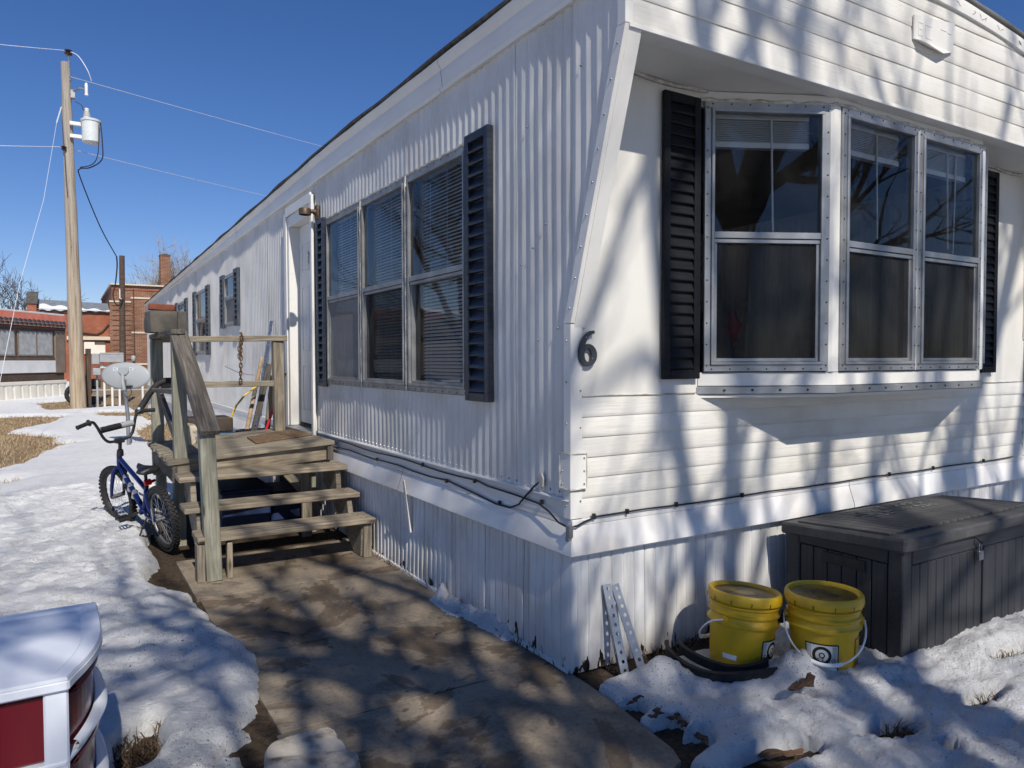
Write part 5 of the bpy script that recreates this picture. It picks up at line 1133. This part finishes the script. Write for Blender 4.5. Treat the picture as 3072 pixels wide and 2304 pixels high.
m = MB(); m.box(.185,.212,-.026,.026,.475,.52); m.tube([(.20,.0,.49),(.20,-.06,.50)], .012, 8); bo('rear_reflector', m, 'reflector_red', bike, None, None, .006)
m = MB(); m.tube([(BB[0],-.055,BB[2]),(BB[0],-.049,BB[2])], .078, 24); m.tube([(.0,-.055,WR),(0,-.049,WR)], .035, 16); bo('chainring', m, 'rim_grey', bike, 30)
m = MB(); m.tube([(BB[0],-.062,BB[2]+.086),(.1,-.062,WR+.06),(.0,-.062,WR+.045),(-.045,-.062,WR),(.0,-.062,WR-.045),(.1,-.062,WR-.055),(BB[0],-.062,BB[2]-.085)], .009, 6); m.box(.05,BB[0],-.068,-.060,BB[2]+.02,BB[2]+.088); bo('chain_guard', m, 'black_plastic', bike, 50)
for s, dx, dz in ((1,.115,-.05),(-1,-.115,.05)):
    m = MB(); m.tube([(BB[0],s*.055,BB[2]),(BB[0]+dx,s*.072,BB[2]+dz)], [.013,.010], 8); bo('crank_arm', m, 'black_plastic', bike)
    m = MB(); c = Vector((BB[0]+dx,s*.125,BB[2]+dz))
    for d in (-.036,-.012,.012,.036): m.box(c.x-.045,c.x+.045,c.y+d-.004,c.y+d+.004,c.z-.012,c.z+.012)
    m.box(c.x-.048,c.x-.040,c.y-.045,c.y+.045,c.z-.013,c.z+.013); m.box(c.x+.040,c.x+.048,c.y-.045,c.y+.045,c.z-.013,c.z+.013); bo('pedal', m, 'black_plastic', bike, None, None, .002)
m = MB(); m.tube([(.24,.03,.215),(.20,.16,.02),(.195,.175,-.005)], .0065, 8); bo('kickstand', m, 'black_plastic', bike)
# training-type chain tensioner bits and rear fender silver strip
m = MB(); m.tube([(.03,.062,.34),(.02,.064,.22)], .006, 6); bo('stay_decal', m, 'bike_silver')
# ------------------------------------------------------------------ satellite dish
dish = tag(empty('satellite_dish', (-1.07,11.03,0)), 'grey oval satellite dish on a galvanised mast beyond the bicycle', 'satellite dish')
m = MB(); m.tube([(-1.085,11.03,-.05),(-1.09,11.03,.55),(-1.13,11.02,1.02),(-1.135,10.99,1.15)], .030, 12); ob('mast', m, 'galvanised', dish, smooth=50)
nD = Vector((-.522,-.853,.10)).normalized(); uD = Vector((.853,-.522,0)).normalized(); vD = uD.cross(-nD).normalized()
if vD.z < 0: vD = -vD
DC = Vector((-1.105,11.08,1.21)); DR = lambda a,b,d: tuple(DC+uD*a+vD*b+nD*d)
m = MB(); N1, N2 = 9, 48; RX, RZ = .415, .225
tlt = math.radians(-2)
for i in range(N1+1):
    r = i/N1
    for j in range(N2): a = 2*math.pi*j/N2; x, z = RX*r*math.cos(a), RZ*r*math.sin(a); m.v.append(DR(x*math.cos(tlt)-z*math.sin(tlt), x*math.sin(tlt)+z*math.cos(tlt), .055*(1-r*r)))
for i in range(N1):
    for j in range(N2): j2 = (j+1) % N2; m.f.append((i*N2+j,i*N2+j2,(i+1)*N2+j2,(i+1)*N2+j))
do = ob('reflector', m, 'dish_grey', dish, smooth=60); sol = do.modifiers.new('thick','SOLIDIFY'); sol.thickness = .008
v, f = text_geo('DIRECTV', .078); m = MB(); m.add([DR(p[0]*1.15-.01, p[1]+.105, .0615-.02*((p[0]*1.15/RX)**2+.2)) for p in v], f); ob('lettering', m, 'dish_letter', dish)
m = MB(); m.prism([(-.085,.135),(.085,.135),(.085,.06),(.045,.01),(-.045,.01),(-.085,.06)], DR, .052, .085); ob('bracket', m, 'dish_grey', dish, bevel=.006)
m = MB(); m.tube([DR(0,.02,.10),DR(.012,-.10,.12),DR(.03,-.24,.09)], [.024,.026,.028], 10); ob('feed_arm', m, 'panel_grey', dish, smooth=50)
m = MB(); m.hexa([DR(a,b,d) for d in (.03,.075) for a, b in ((.045,-.215),(.13,-.19),(.15,-.165),(.05,-.165))]); ob('receiver', m, 'black_plastic', dish, bevel=.008)
m = MB(); m.tube(smoothpts([DR(.06,-.20,.04),DR(.12,-.23,.05),DR(.12,-.32,.05),DR(.05,-.36,.05),DR(.02,-.30,.06)]), .006, 6); ob('coil_wire', m, 'wire_black', dish)
# ------------------------------------------------------------------ utility pole with transformer and wires
up = tag(empty('utility_pole', (-1.63,22.79,0)), 'tall pale wooden utility pole with a grey transformer can', 'utility pole')
m = MB(); n = 12; pl_ = [Vector((-1.63,22.79,-.1)).lerp(Vector((-1.775,22.87,10.28)), i/n) for i in range(n+1)]; m.tube(pl_, [.215-.095*i/n+.006*math.sin(i*2.1) for i in range(n+1)], 18)
po_ = ob('pole_shaft', m, None, up, smooth=40); 
t = NT('pole_wood'); t.b.inputs['Roughness'].default_value = .9; vv = t.coords((9,9,.35), False); g = t.noise(vv, 2.2, 8, .65, .6); lowz = t.n('ShaderNodeSeparateXYZ'); t.l(t.coords((1,1,1), False), lowz.inputs[0]); mr = t.n('ShaderNodeMapRange'); t.l(lowz.outputs[2], mr.inputs[0]); mr.inputs[1].default_value = 1.5; mr.inputs[2].default_value = 8
t.base(t.mix(mr.outputs[0], t.ramp(g, [(.3,(.22,.155,.095)),(.5,(.40,.315,.215)),(.7,(.50,.42,.31))]), t.ramp(g, [(.3,(.16,.135,.11)),(.5,(.34,.30,.25)),(.7,(.45,.41,.35))]))); t.bump(g, .5, .01); po_.data.materials.append(t.m)
m = MB(); m.tube([(-1.66,22.80,9.75),(-1.69,22.80,10.5)], .035, 8); ob('top_pin', m, 'galvanised', up); m = MB(); m.lathe([(.03,0),(.10,.02),(.11,.06),(.06,.09),(.10,.12),(.10,.15),(.03,.18)], 14, (-1.69,22.80,10.48)); ob('insulator', m, 'porcelain_brown', up, smooth=50)
tf = Vector((-1.16,22.50,7.93)); m = MB(); m.lathe([(.02,-.02),(.22,.0),(.24,.02),(.245,.60),(.27,.61),(.275,.655),(.24,.675),(.10,.72),(.02,.73)], 24, tf); tr_ = ob('transformer', m, 'transformer_grey', up, smooth=35)
m = MB(); m.lathe([(.09,.0),(.10,.03),(.06,.05),(.10,.08),(.06,.10),(.09,.13),(.055,.15),(.085,.18),(.05,.20),(.07,.26),(.03,.30)], 14, tf+Vector((-.10,-.05,.69))); ob('bushing', m, 'trim_white', tr_, smooth=40)
for z in (8.05,8.42): m = MB(); m.box(-1.70,-1.36,22.60,22.72,z,z+.10); ob('transformer_bracket', m, 'trim_white', up)
m = MB(); m.lathe([(.04,0),(.045,.02),(.045,.24),(.03,.30)], 10, (-1.26,22.40,9.33)); m.lathe([(.05,-.06),(.05,0)], 10, (-1.26,22.40,9.33)); ob('cutout_fuse', m, 'trim_white', up, smooth=40); m = MB(); m.tube([(-1.72,22.84,9.36),(-1.55,22.62,9.44),(-1.42,22.5,9.48),(-1.28,22.41,9.44)], .03, 8); m.box(-1.66,-1.55,22.64,22.82,9.22,9.45); ob('fuse_bracket', m, 'window_dark_alu', up)
m = MB(); m.lathe([(.05,0),(.08,.02),(.05,.06),(.08,.10),(.05,.12)], 12, (-1.86,22.70,7.66)); ob('spool_insulator', m, 'porcelain_brown', up, smooth=50)
def wire(pts, r, mat, label, sag=0):
    if sag and len(pts) == 2:
        a, b = Vector(pts[0]), Vector(pts[1]); pts = [a.lerp(b,i/16)-Vector((0,0,sag*4*(i/16)*(1-i/16))) for i in range(17)]
    m = MB(); m.tube(pts, r, 6); return tag(ob('power_line', m, mat, None, smooth=60), label, 'wire')
wire([(-1.69,22.80,10.62),(-13,29.5,12.6)], .008, 'wire_alu', 'upper power line leaving the pole top to the left', .25)
wire([(-1.64,22.75,9.85),(16.5,41.07,13.78)], .0085, 'wire_alu', 'upper power line running from the pole down behind the roof', .05)
wire([(-1.86,22.70,7.76),(-14,29.5,8.6)], .0075, 'wire_alu', 'lower power line leaving the pole to the left', .2)
wire([(-1.80,22.70,7.74),(12.86,43.3,11.06)], .009, 'wire_alu', 'lower power line running from the pole to behind the roof', .08)
wire(smoothpts([(-1.68,22.8,10.60),(-1.45,22.6,10.45),(-1.22,22.5,10.05),(-1.12,22.6,9.78)]), .012, 'wire_alu', 'short looping jumper wire at the pole top')
wire(smoothpts([(-.92,22.30,8.50),(-.88,22.30,7.9),(-.90,22.4,7.45),(-1.20,22.6,7.22),(-1.46,22.75,7.18),(-1.45,23.1,7.0),(-.91,24.17,5.75),(-.38,25.61,5.01)]), .018, 'wire_black', 'black service cable drooping from the transformer to the short pole')
wire(smoothpts([(-.96,22.30,8.45),(-1.0,22.35,7.6),(-1.15,22.5,7.3),(-1.46,22.72,7.22)]), .014, 'wire_black', 'inner black loop hanging under the transformer')
wire(smoothpts([(-1.55,22.6,9.1),(-1.40,22.5,9.0),(-1.33,22.5,8.85),(-1.24,22.45,8.95)]), .010, 'wire_black', 'thin black lead above the transformer')
gw = wire([(-1.90,22.85,8.95),(-2.02,20.9,7.95)], .018, 'transformer_grey', 'white guy strain rod high on the pole'); wire([(-2.02,20.9,7.95),(-2.29,16.23,4.95),(-2.62,12.91,2.84),(-2.95,9.4,.0)], .004, 'wire_alu', 'thin guy wire slanting down from the pole to the lawn')
# ------------------------------------------------------------------ short service pole, fence, panel
sp2 = tag(empty('service_pole', (-.24,26,0)), 'short brown service pole with a coil of black cable', 'pole')
m = MB(); m.tube([(-.24,26,-.1),(-.225,26,2.5),(-.195,26,5.1)], [.105,.095,.085], 12); ob('pole_shaft', m, 'wood_brown', sp2, smooth=50)
m = MB(); m.tube(smoothpts([(-.38,25.61,5.01),(-.36,25.8,4.7),(-.42,25.85,4.1),(-.50,25.85,3.72),(-.42,25.85,3.42),(-.28,25.85,3.40),(-.20,25.86,3.62)]), .022, 6); ob('cable_coil', m, 'wire_black', sp2)
m = MB(); m.tube([(-.29,25.88,3.95),(-.29,25.88,3.62),(-.24,25.88,3.60)], .02, 6); ob('conduit', m, 'trim_white', sp2)
dp = board('fence_post', (-1.345,23.5,-.05), (-1.33,23.5,1.85), .15, .13, 'wood_brown', None, up=(0,1,0)); tag(dp, 'dark brown timber post right of the utility pole', 'post')
m = MB(); m.box(-1.24,-1.03,23.42,23.52,1.36,1.70); m.box(-1.22,-1.00,23.40,23.55,1.02,1.25); tag(ob('meter_panel', m, 'panel_grey', None, bevel=.02), 'grey metal box fixed beside the dark fence post', 'utility box')
m = MB(); m.box(-1.02,-.36,23.45,23.50,1.43,1.68); m.box(-1.02,-.36,23.44,23.52,1.68,1.73); tag(ob('sign_panel', m, 'panel_grey', None, bevel=.008), 'long pale grey panel board mounted above the picket fence', 'panel')
fc = tag(empty('picket_fence', (-.5,23.6,0)), 'white picket fence behind the satellite dish', 'fence')
for x in (-1.10,-.905,-.69,-.485,.17,.40,.62): board('picket', (x,23.6,-.02), (x,23.6,1.02+.25*(x < -1)), .06, .03, 'pole_white' if x > -1 else 'panel_grey', fc, up=(0,1,0), bevel=.004)
board('fence_rail', (-1.25,23.63,.56), (.7,23.63,.54), .04, .03, 'panel_grey', fc, up=(0,1,0)); board('fence_rail', (-1.05,23.63,1.28), (-.35,23.63,1.28), .08, .03, 'pole_white', fc, up=(0,1,0))
for x in (-.95,-.72,-.50): board('picket', (x,23.6,1.24), (x,23.6,1.42), .06, .03, 'pole_white', fc, up=(0,1,0), bevel=.004)
m = MB(); m.box(.06,.18,19.95,20.05,-.02,.30); m.box(.22,.33,19.95,20.05,-.02,.36); m.box(-.35,-.2,17.0,17.1,-.02,.02); tag(ob('pipe_stub', m, 'pole_white', None, bevel=.01), 'white standpipes at the far end of the home', 'pipe')
jk = tag(empty('junk_pile', (-1.5,27,0)), 'dark clutter of machinery behind the utility pole', 'machinery'); r_ = random.Random(3)
for k in range(9):
    x, y, z = r_.uniform(-1.75,-.85), r_.uniform(26,28), r_.uniform(.1,.9); s = r_.uniform(.08,.28); m = MB(); m.box(x-s,x+s,y-s,y+s,z-s*.6,z+s*.6); ob('machine_part', m, ['wood_brown','black_plastic','neighbour_brown','rust_chain'][k % 4], jk, bevel=.03)
m = MB(); m.tube([(-1.62+.3*math.cos(a),26.0,.35+.3*math.sin(a)) for a in [i*6.283/20 for i in range(20)]], .07, 8, closed=True); ob('old_tyre', m, 'black_rubber', jk, smooth=60)
# ------------------------------------------------------------------ neighbouring mobile home
NO = Vector((-1.958,32.831,0)); NU = Vector((-.55,-.835,0)).normalized(); NN = Vector((NU.y,-NU.x,0))   # NN towards the viewer side
if NN.dot(Vector((-1.99,-2.7,0))-NO) < 0: NN = -NN
NP = lambda s,z,d: tuple(NO+NU*s+NN*d+Vector((0,0,z)))
nh = tag(empty('neighbour_home', NO), 'neighbouring mobile home with brown windows, dark tile mansard and cream skirting', 'mobile home'); LN = 13
def nb(name, a, mat, parent=nh, bevel=.01): m = MB(); m.pbox(NP,*a); return ob(name, m, mat, parent, bevel=bevel)
nb('wall', (.0,LN,.7,3.15,-4,-.02), 'neighbour_brown'); nb('gable_wall', (-.02,-.001,.7,2.9,-3.9,-.3), 'panel_grey'); nb('roof', (-.05,LN,3.30,3.40,-4.1,.02), 'neighbour_white')
m = MB(); m.hexa([NP(-.02,3.06,-.2),NP(LN,3.06,-.2),NP(LN,3.06,.10),NP(-.02,3.06,.10),NP(-.02,3.34,-.2),NP(LN,3.34,-.2),NP(LN,3.34,.02),NP(-.02,3.34,.02)]); ob('fascia', m, 'neighbour_salmon', nh)
mf = nb('mansard', (-.02,LN,2.82,3.05,-.02,.05), 'tile_edge')
tm = MB(); 
for i in range(9):
    a = math.pi*i/8
    for z, o in ((0,.06),(.135,.02)): tm.v.append((.122*math.cos(a), .085*math.sin(a)+o, z))
for i in range(8): tm.f.append((2*i,2*i+2,2*i+3,2*i+1))
tm.f.append(tuple(2*i for i in range(9))); tme = tm.mesh('roof_tile', smooth=50); tme.materials.append(MATS['tile_dark']); lip = MB(); lip.tube([(.125*math.cos(math.pi*i/8), .088*math.sin(math.pi*i/8)+.062, .0) for i in range(9)], .012, 5); lme = lip.mesh('tile_lip'); lme.materials.append(MATS['tile_edge'])
ROT = Matrix((NU,NN,Vector((0,0,1)))).transposed().to_4x4()
for row in range(2):
    for k in range(19):
        mt = ROT.copy(); mt.translation = NP(.12+k*.255,2.84+row*.118,.03-row*.02); tl_ = ob('roof_tile', tme, None, mf, mtx=mt); ob('tile_lip', lme, None, mf, mtx=mt.copy())
nb('gutter_board', (-.02,LN,2.74,2.82,-.02,.08), 'neighbour_brown'); nb('window_band', (.62,LN,1.62,2.74,-.02,.0), 'neighbour_brown')
for k in range(5):
    a = .72+k*2.15; wd_ = nb('window', (a,a+2.0,1.66,2.66,.0,.03), 'tan_trim')
    for q in range(2): m = MB(); m.pbox(NP,a+.06+q*.97,a+.97+q*.97,1.72,2.60,.031,.036); ob('pane', m, 'plastic_sheet', wd_)
    nb('mullion', (a+.965,a+1.035,1.70,2.62,.037,.055), 'tan_trim', wd_, .004)
nb('corner_board', (.02,.60,1.0,2.72,-.02,.05), 'tan_trim'); nb('corner_board', (-.03,.02,1.0,3.2,-.25,.06), 'neighbour_brown'); nb('lower_band', (.58,LN,1.50,1.62,-.02,.03), 'neighbour_brown'); nb('white_panel', (.58,LN,1.02,1.50,-.01,.03), 'neighbour_white'); nb('bottom_band', (0,LN,.70,1.0,-.05,-.01), 'wood_brown')
m = MB(); n_ = 60; pr = []
for i in range(n_*4+1): s = LN*i/(n_*4); pr.append((s,.03 if i % 8 in (0,1) else .05))
m.extrude(pr, [lambda p: NP(p[0],.60,p[1]), lambda p: NP(p[0],-.05,p[1]+.03)]); ob('skirting', m, 'neighbour_cream', nh); nb('skirting_cap', (-.03,LN,.58,.70,-.02,.075), 'neighbour_cream'); nb('side_skirting', (-.06,-.02,-.05,.66,-3.9,.06), 'neighbour_white')
# ------------------------------------------------------------------ brick buildings far behind
ba = tag(empty('old_brick_hall', (-1.5,60,0)), 'old red brick hall with snow along its grey roof, behind the pole', 'building')
m = MB(); m.box(-3.55,1.0,58,68,0,5.05); ob('wall', m, 'brick_old', ba)
m = MB(); m.hexa([(-3.55,57.8,5.10),(1.0,57.8,5.02),(1.0,66,5.02),(-3.55,66,5.10),(-3.55,60.2,5.95),(1.0,60.2,5.80),(1.0,64,5.80),(-3.55,64,5.95)]); rf = ob('roof', m, 'roof_slate', ba)
m = MB(); pts = []
for i in range(30):
    x = -3.35+4.3*i/29; t0 = -.02; t1 = .42-.012*i+.10*math.sin(i*.9); 
    for t_ in (t0, t1): m.v.append((x,57.74+2.4*t_,5.17+.82*t_-.003*i))
    m.v.append((x,57.76,5.04+.05*math.sin(i*1.3)))
for i in range(29): a = 3*i; m.f += [(a,a+3,a+4,a+1),(a+2,a+5,a+3,a)]
ob('roof_snow', m, 'snow', rf, smooth=60)
m = MB(); m.box(-3.55,1.0,57.9,58,4.90,5.06); ob('eaves_board', m, 'wood_dark', ba)
m = MB(); m.box(-4.05,-3.5,57.7,68,0,5.45); ob('parapet_wall', m, 'brick_old', ba); m = MB(); m.prism([(57.6,5.45),(58.2,5.45),(60.4,6.3),(60.4,6.5),(59.9,6.45)], lambda a,b,d: (d,a,b), -4.12, -3.44); ob('parapet_coping', m, 'concrete_grey', ba)
m = MB(); m.box(-1.75,.95,57.75,58,3.0,3.25); ob('lintel', m, 'stone_trim', ba); m = MB(); m.box(-.70,.62,57.9,57.99,2.0,2.95); wo = ob('window', m, 'interior_dark', ba); m = MB(); m.box(-.70,-.05,57.85,57.9,2.0,2.85); m.box(-.05,.62,57.85,57.9,2.0,2.65); ob('boarding', m, 'neighbour_cream', wo)
m = MB(); m.tube([(-1.7,57.9,3.55),(-.6,57.9,3.50),(.1,57.9,3.42),(.45,57.9,3.62),(.85,57.9,4.15)], .06, 6); ob('broken_gutter', m, 'wood_brown', ba)
bb = tag(empty('brick_school', (5,60,0)), 'tall brown brick building with pale stone bands and a chimney', 'building')
m = MB(); m.box(.93,14,55,70,0,6.75); ob('wall', m, 'brick_wall', bb)
m = MB(); m.box(.80,2.1,54.92,54.999,0,5.55); ob('pilaster_wall', m, 'brick_wall', bb)
for (z0, z1, x0) in ((5.84,5.96,2.1),(3.42,3.54,2.12),(1.2,1.33,2.12)): m = MB(); m.box(x0,14.0,54.93,54.999,z0,z1); ob('stone_band', m, 'stone_trim', bb)
m = MB(); m.box(.78,2.1,54.86,54.999,5.55,5.66); ob('stone_band', m, 'stone_trim', bb); m = MB(); m.box(.85,14.1,54.8,70,6.75,6.85); ob('coping', m, 'stone_trim', bb); m = MB(); m.box(.92,14,54.95,54.999,6.42,6.50); ob('corbel_course', m, 'brick_old', bb)
m = MB()
for k in range(14): m.tube([(.95,54.88,.9+k*.34),(2.25,54.88,.9+k*.34+.02)], .014, 4)
m.tube([(2.28,54.9,.6),(2.28,54.9,6.5)], .025, 5); ob('dark_wall_lines', m, 'wire_black', bb)  # thin dark level bars across the wall and one upright at their end
m = MB(); m.box(4.05,4.70,55.2,55.85,6.8,9.0); ch_ = ob('chimney', m, 'brick_wall', bb); m = MB(); m.box(4.02,4.73,55.17,55.88,9.0,9.08); m.box(4.2,4.6,55.3,55.7,9.08,9.16); ob('chimney_cap', m, 'concrete_grey', ch_)
m = MB(); m.tube([(1.84,50,0),(1.84,50,1.45)], .05, 8); ln = tag(empty('lamp_post', (1.84,50,0)), 'tiny lamp post before the brown brick building', 'lamp post'); ob('post', m, 'black_plastic', ln); m = MB(); m.lathe([(.05,0),(.12,.05),(.14,.3),(.10,.36),(.03,.4)], 10, (1.84,50,1.44)); ob('lantern', m, 'panel_grey', ln, smooth=50)
# ------------------------------------------------------------------ bare trees
def tree(name, base, label, seed, trunk_len, r0, levels, spread, mats=('bark','twig'), lean=(0,0), scale=1.0, kids=(5,4,4,4,4,3), lens=(.72,.70,.70,.68,.66,.62), minr=.004, up_=.12, thick=(.55,.8)):
    r = random.Random(seed); T = MB(); Tw = MB()
    def rv(): return Vector((r.gauss(0,1),r.gauss(0,1),r.gauss(0,1)))
    def grow(p, d, L, rad, lev):
        n = 6 if lev < 2 else (4 if lev < 4 else 3); pts = [p.copy()]; rs = [rad]; wob = .10+.05*lev; dirs = [d]
        for i in range(n):
            d = (d+rv()*wob*.55+Vector((0,0,up_*.35 if lev else .1))).normalized(); p = p+d*(L/n); pts.append(p.copy()); dirs.append(d); rs.append(max(rad*(1-.5*(i+1)/n), minr*.5))
        (T if lev <= 2 else Tw).tube(pts, rs, 9 if lev == 0 else 7 if lev == 1 else 5 if lev < 4 else 3, cap=lev < 3)
        if lev >= levels: return
        k = kids[min(lev,len(kids)-1)]
        for c in range(k):
            t_ = 1.0 if c == 0 else r.uniform(.35,1.0) if lev else r.uniform(.62,1.0); i = min(int(t_*n), n); q = pts[i]; dd = dirs[i]
            a = dd.orthogonal().normalized(); a.rotate(Matrix.Rotation(r.uniform(0,6.283),3,dd)); s = r.uniform(.35,1.0)*spread*(1 if c else .4)
            nd = (dd+a*s).normalized(); grow(q, nd, L*lens[min(lev,len(lens)-1)]*r.uniform(.75,1.2)*(1 if lev else 1.15), max(rs[i]*r.uniform(*thick)*(1.1 if c == 0 else 1), minr), lev+1)
    grow(Vector(base), Vector((lean[0],lean[1],1)).normalized(), trunk_len, r0, 0)
    # root flare
    T.tube([Vector(base)-Vector((0,0,.2)), Vector(base)+Vector((0,0,.05)), Vector(base)+Vector((0,0,.5))], [r0*1.7,r0*1.35,r0*1.02], 9)
    t_ = tag(empty(name, base), label, 'tree'); ob('trunk', T, mats[0], t_, smooth=60); ob('crown', Tw, mats[1], t_, smooth=60); return t_
tree('bare_tree', (.1,-9.8,0), 'large bare tree in front of the home, seen in the bay window glass', 21, 4.3, .40, 5, 1.0, lean=(.14,.02), kids=(6,4,4,3,3,2), lens=(.80,.74,.70,.68,.62,.55), minr=.011, thick=(.66,.96))
tree('bare_tree', (-3.1,-8.9,0), 'unseen slimmer bare tree added left of the large one to shade path and lawn', 5, 4.0, .30, 5, 1.0, lean=(.04,.02), kids=(5,4,4,3,3,2), lens=(.82,.74,.70,.68,.62,.55), minr=.011, thick=(.64,.94))  # out of view, added to cast shade on path, snow and side wall
tree('bare_tree', (9.2,-6.6,0), 'second bare tree mirrored in the right bay panes', 7, 3.2, .32, 6, .9, lean=(-.05,.05), kids=(5,4,4,4,3,2), minr=.006)
tree('bare_tree', (-7.5,15,0), 'third bare tree off to the left, mirrored in the side window', 77, 3.2, .28, 6, .9, kids=(5,4,4,4,3,2), minr=.006)
tree('distant_tree', (-5.6,80,0), 'distant bare tree above the neighbouring roof at the left', 5, 3.6, .20, 5, .8, ('twig','twig'), kids=(5,4,4,4,3), minr=.02)
tree('distant_tree', (8.9,82,0), 'distant fuzzy tan tree right of the brick chimney', 9, 3.6, .26, 6, .75, ('twig_far','twig_far'), kids=(5,5,4,4,4,3), minr=.016, lens=(.8,.8,.75,.7,.65,.6))
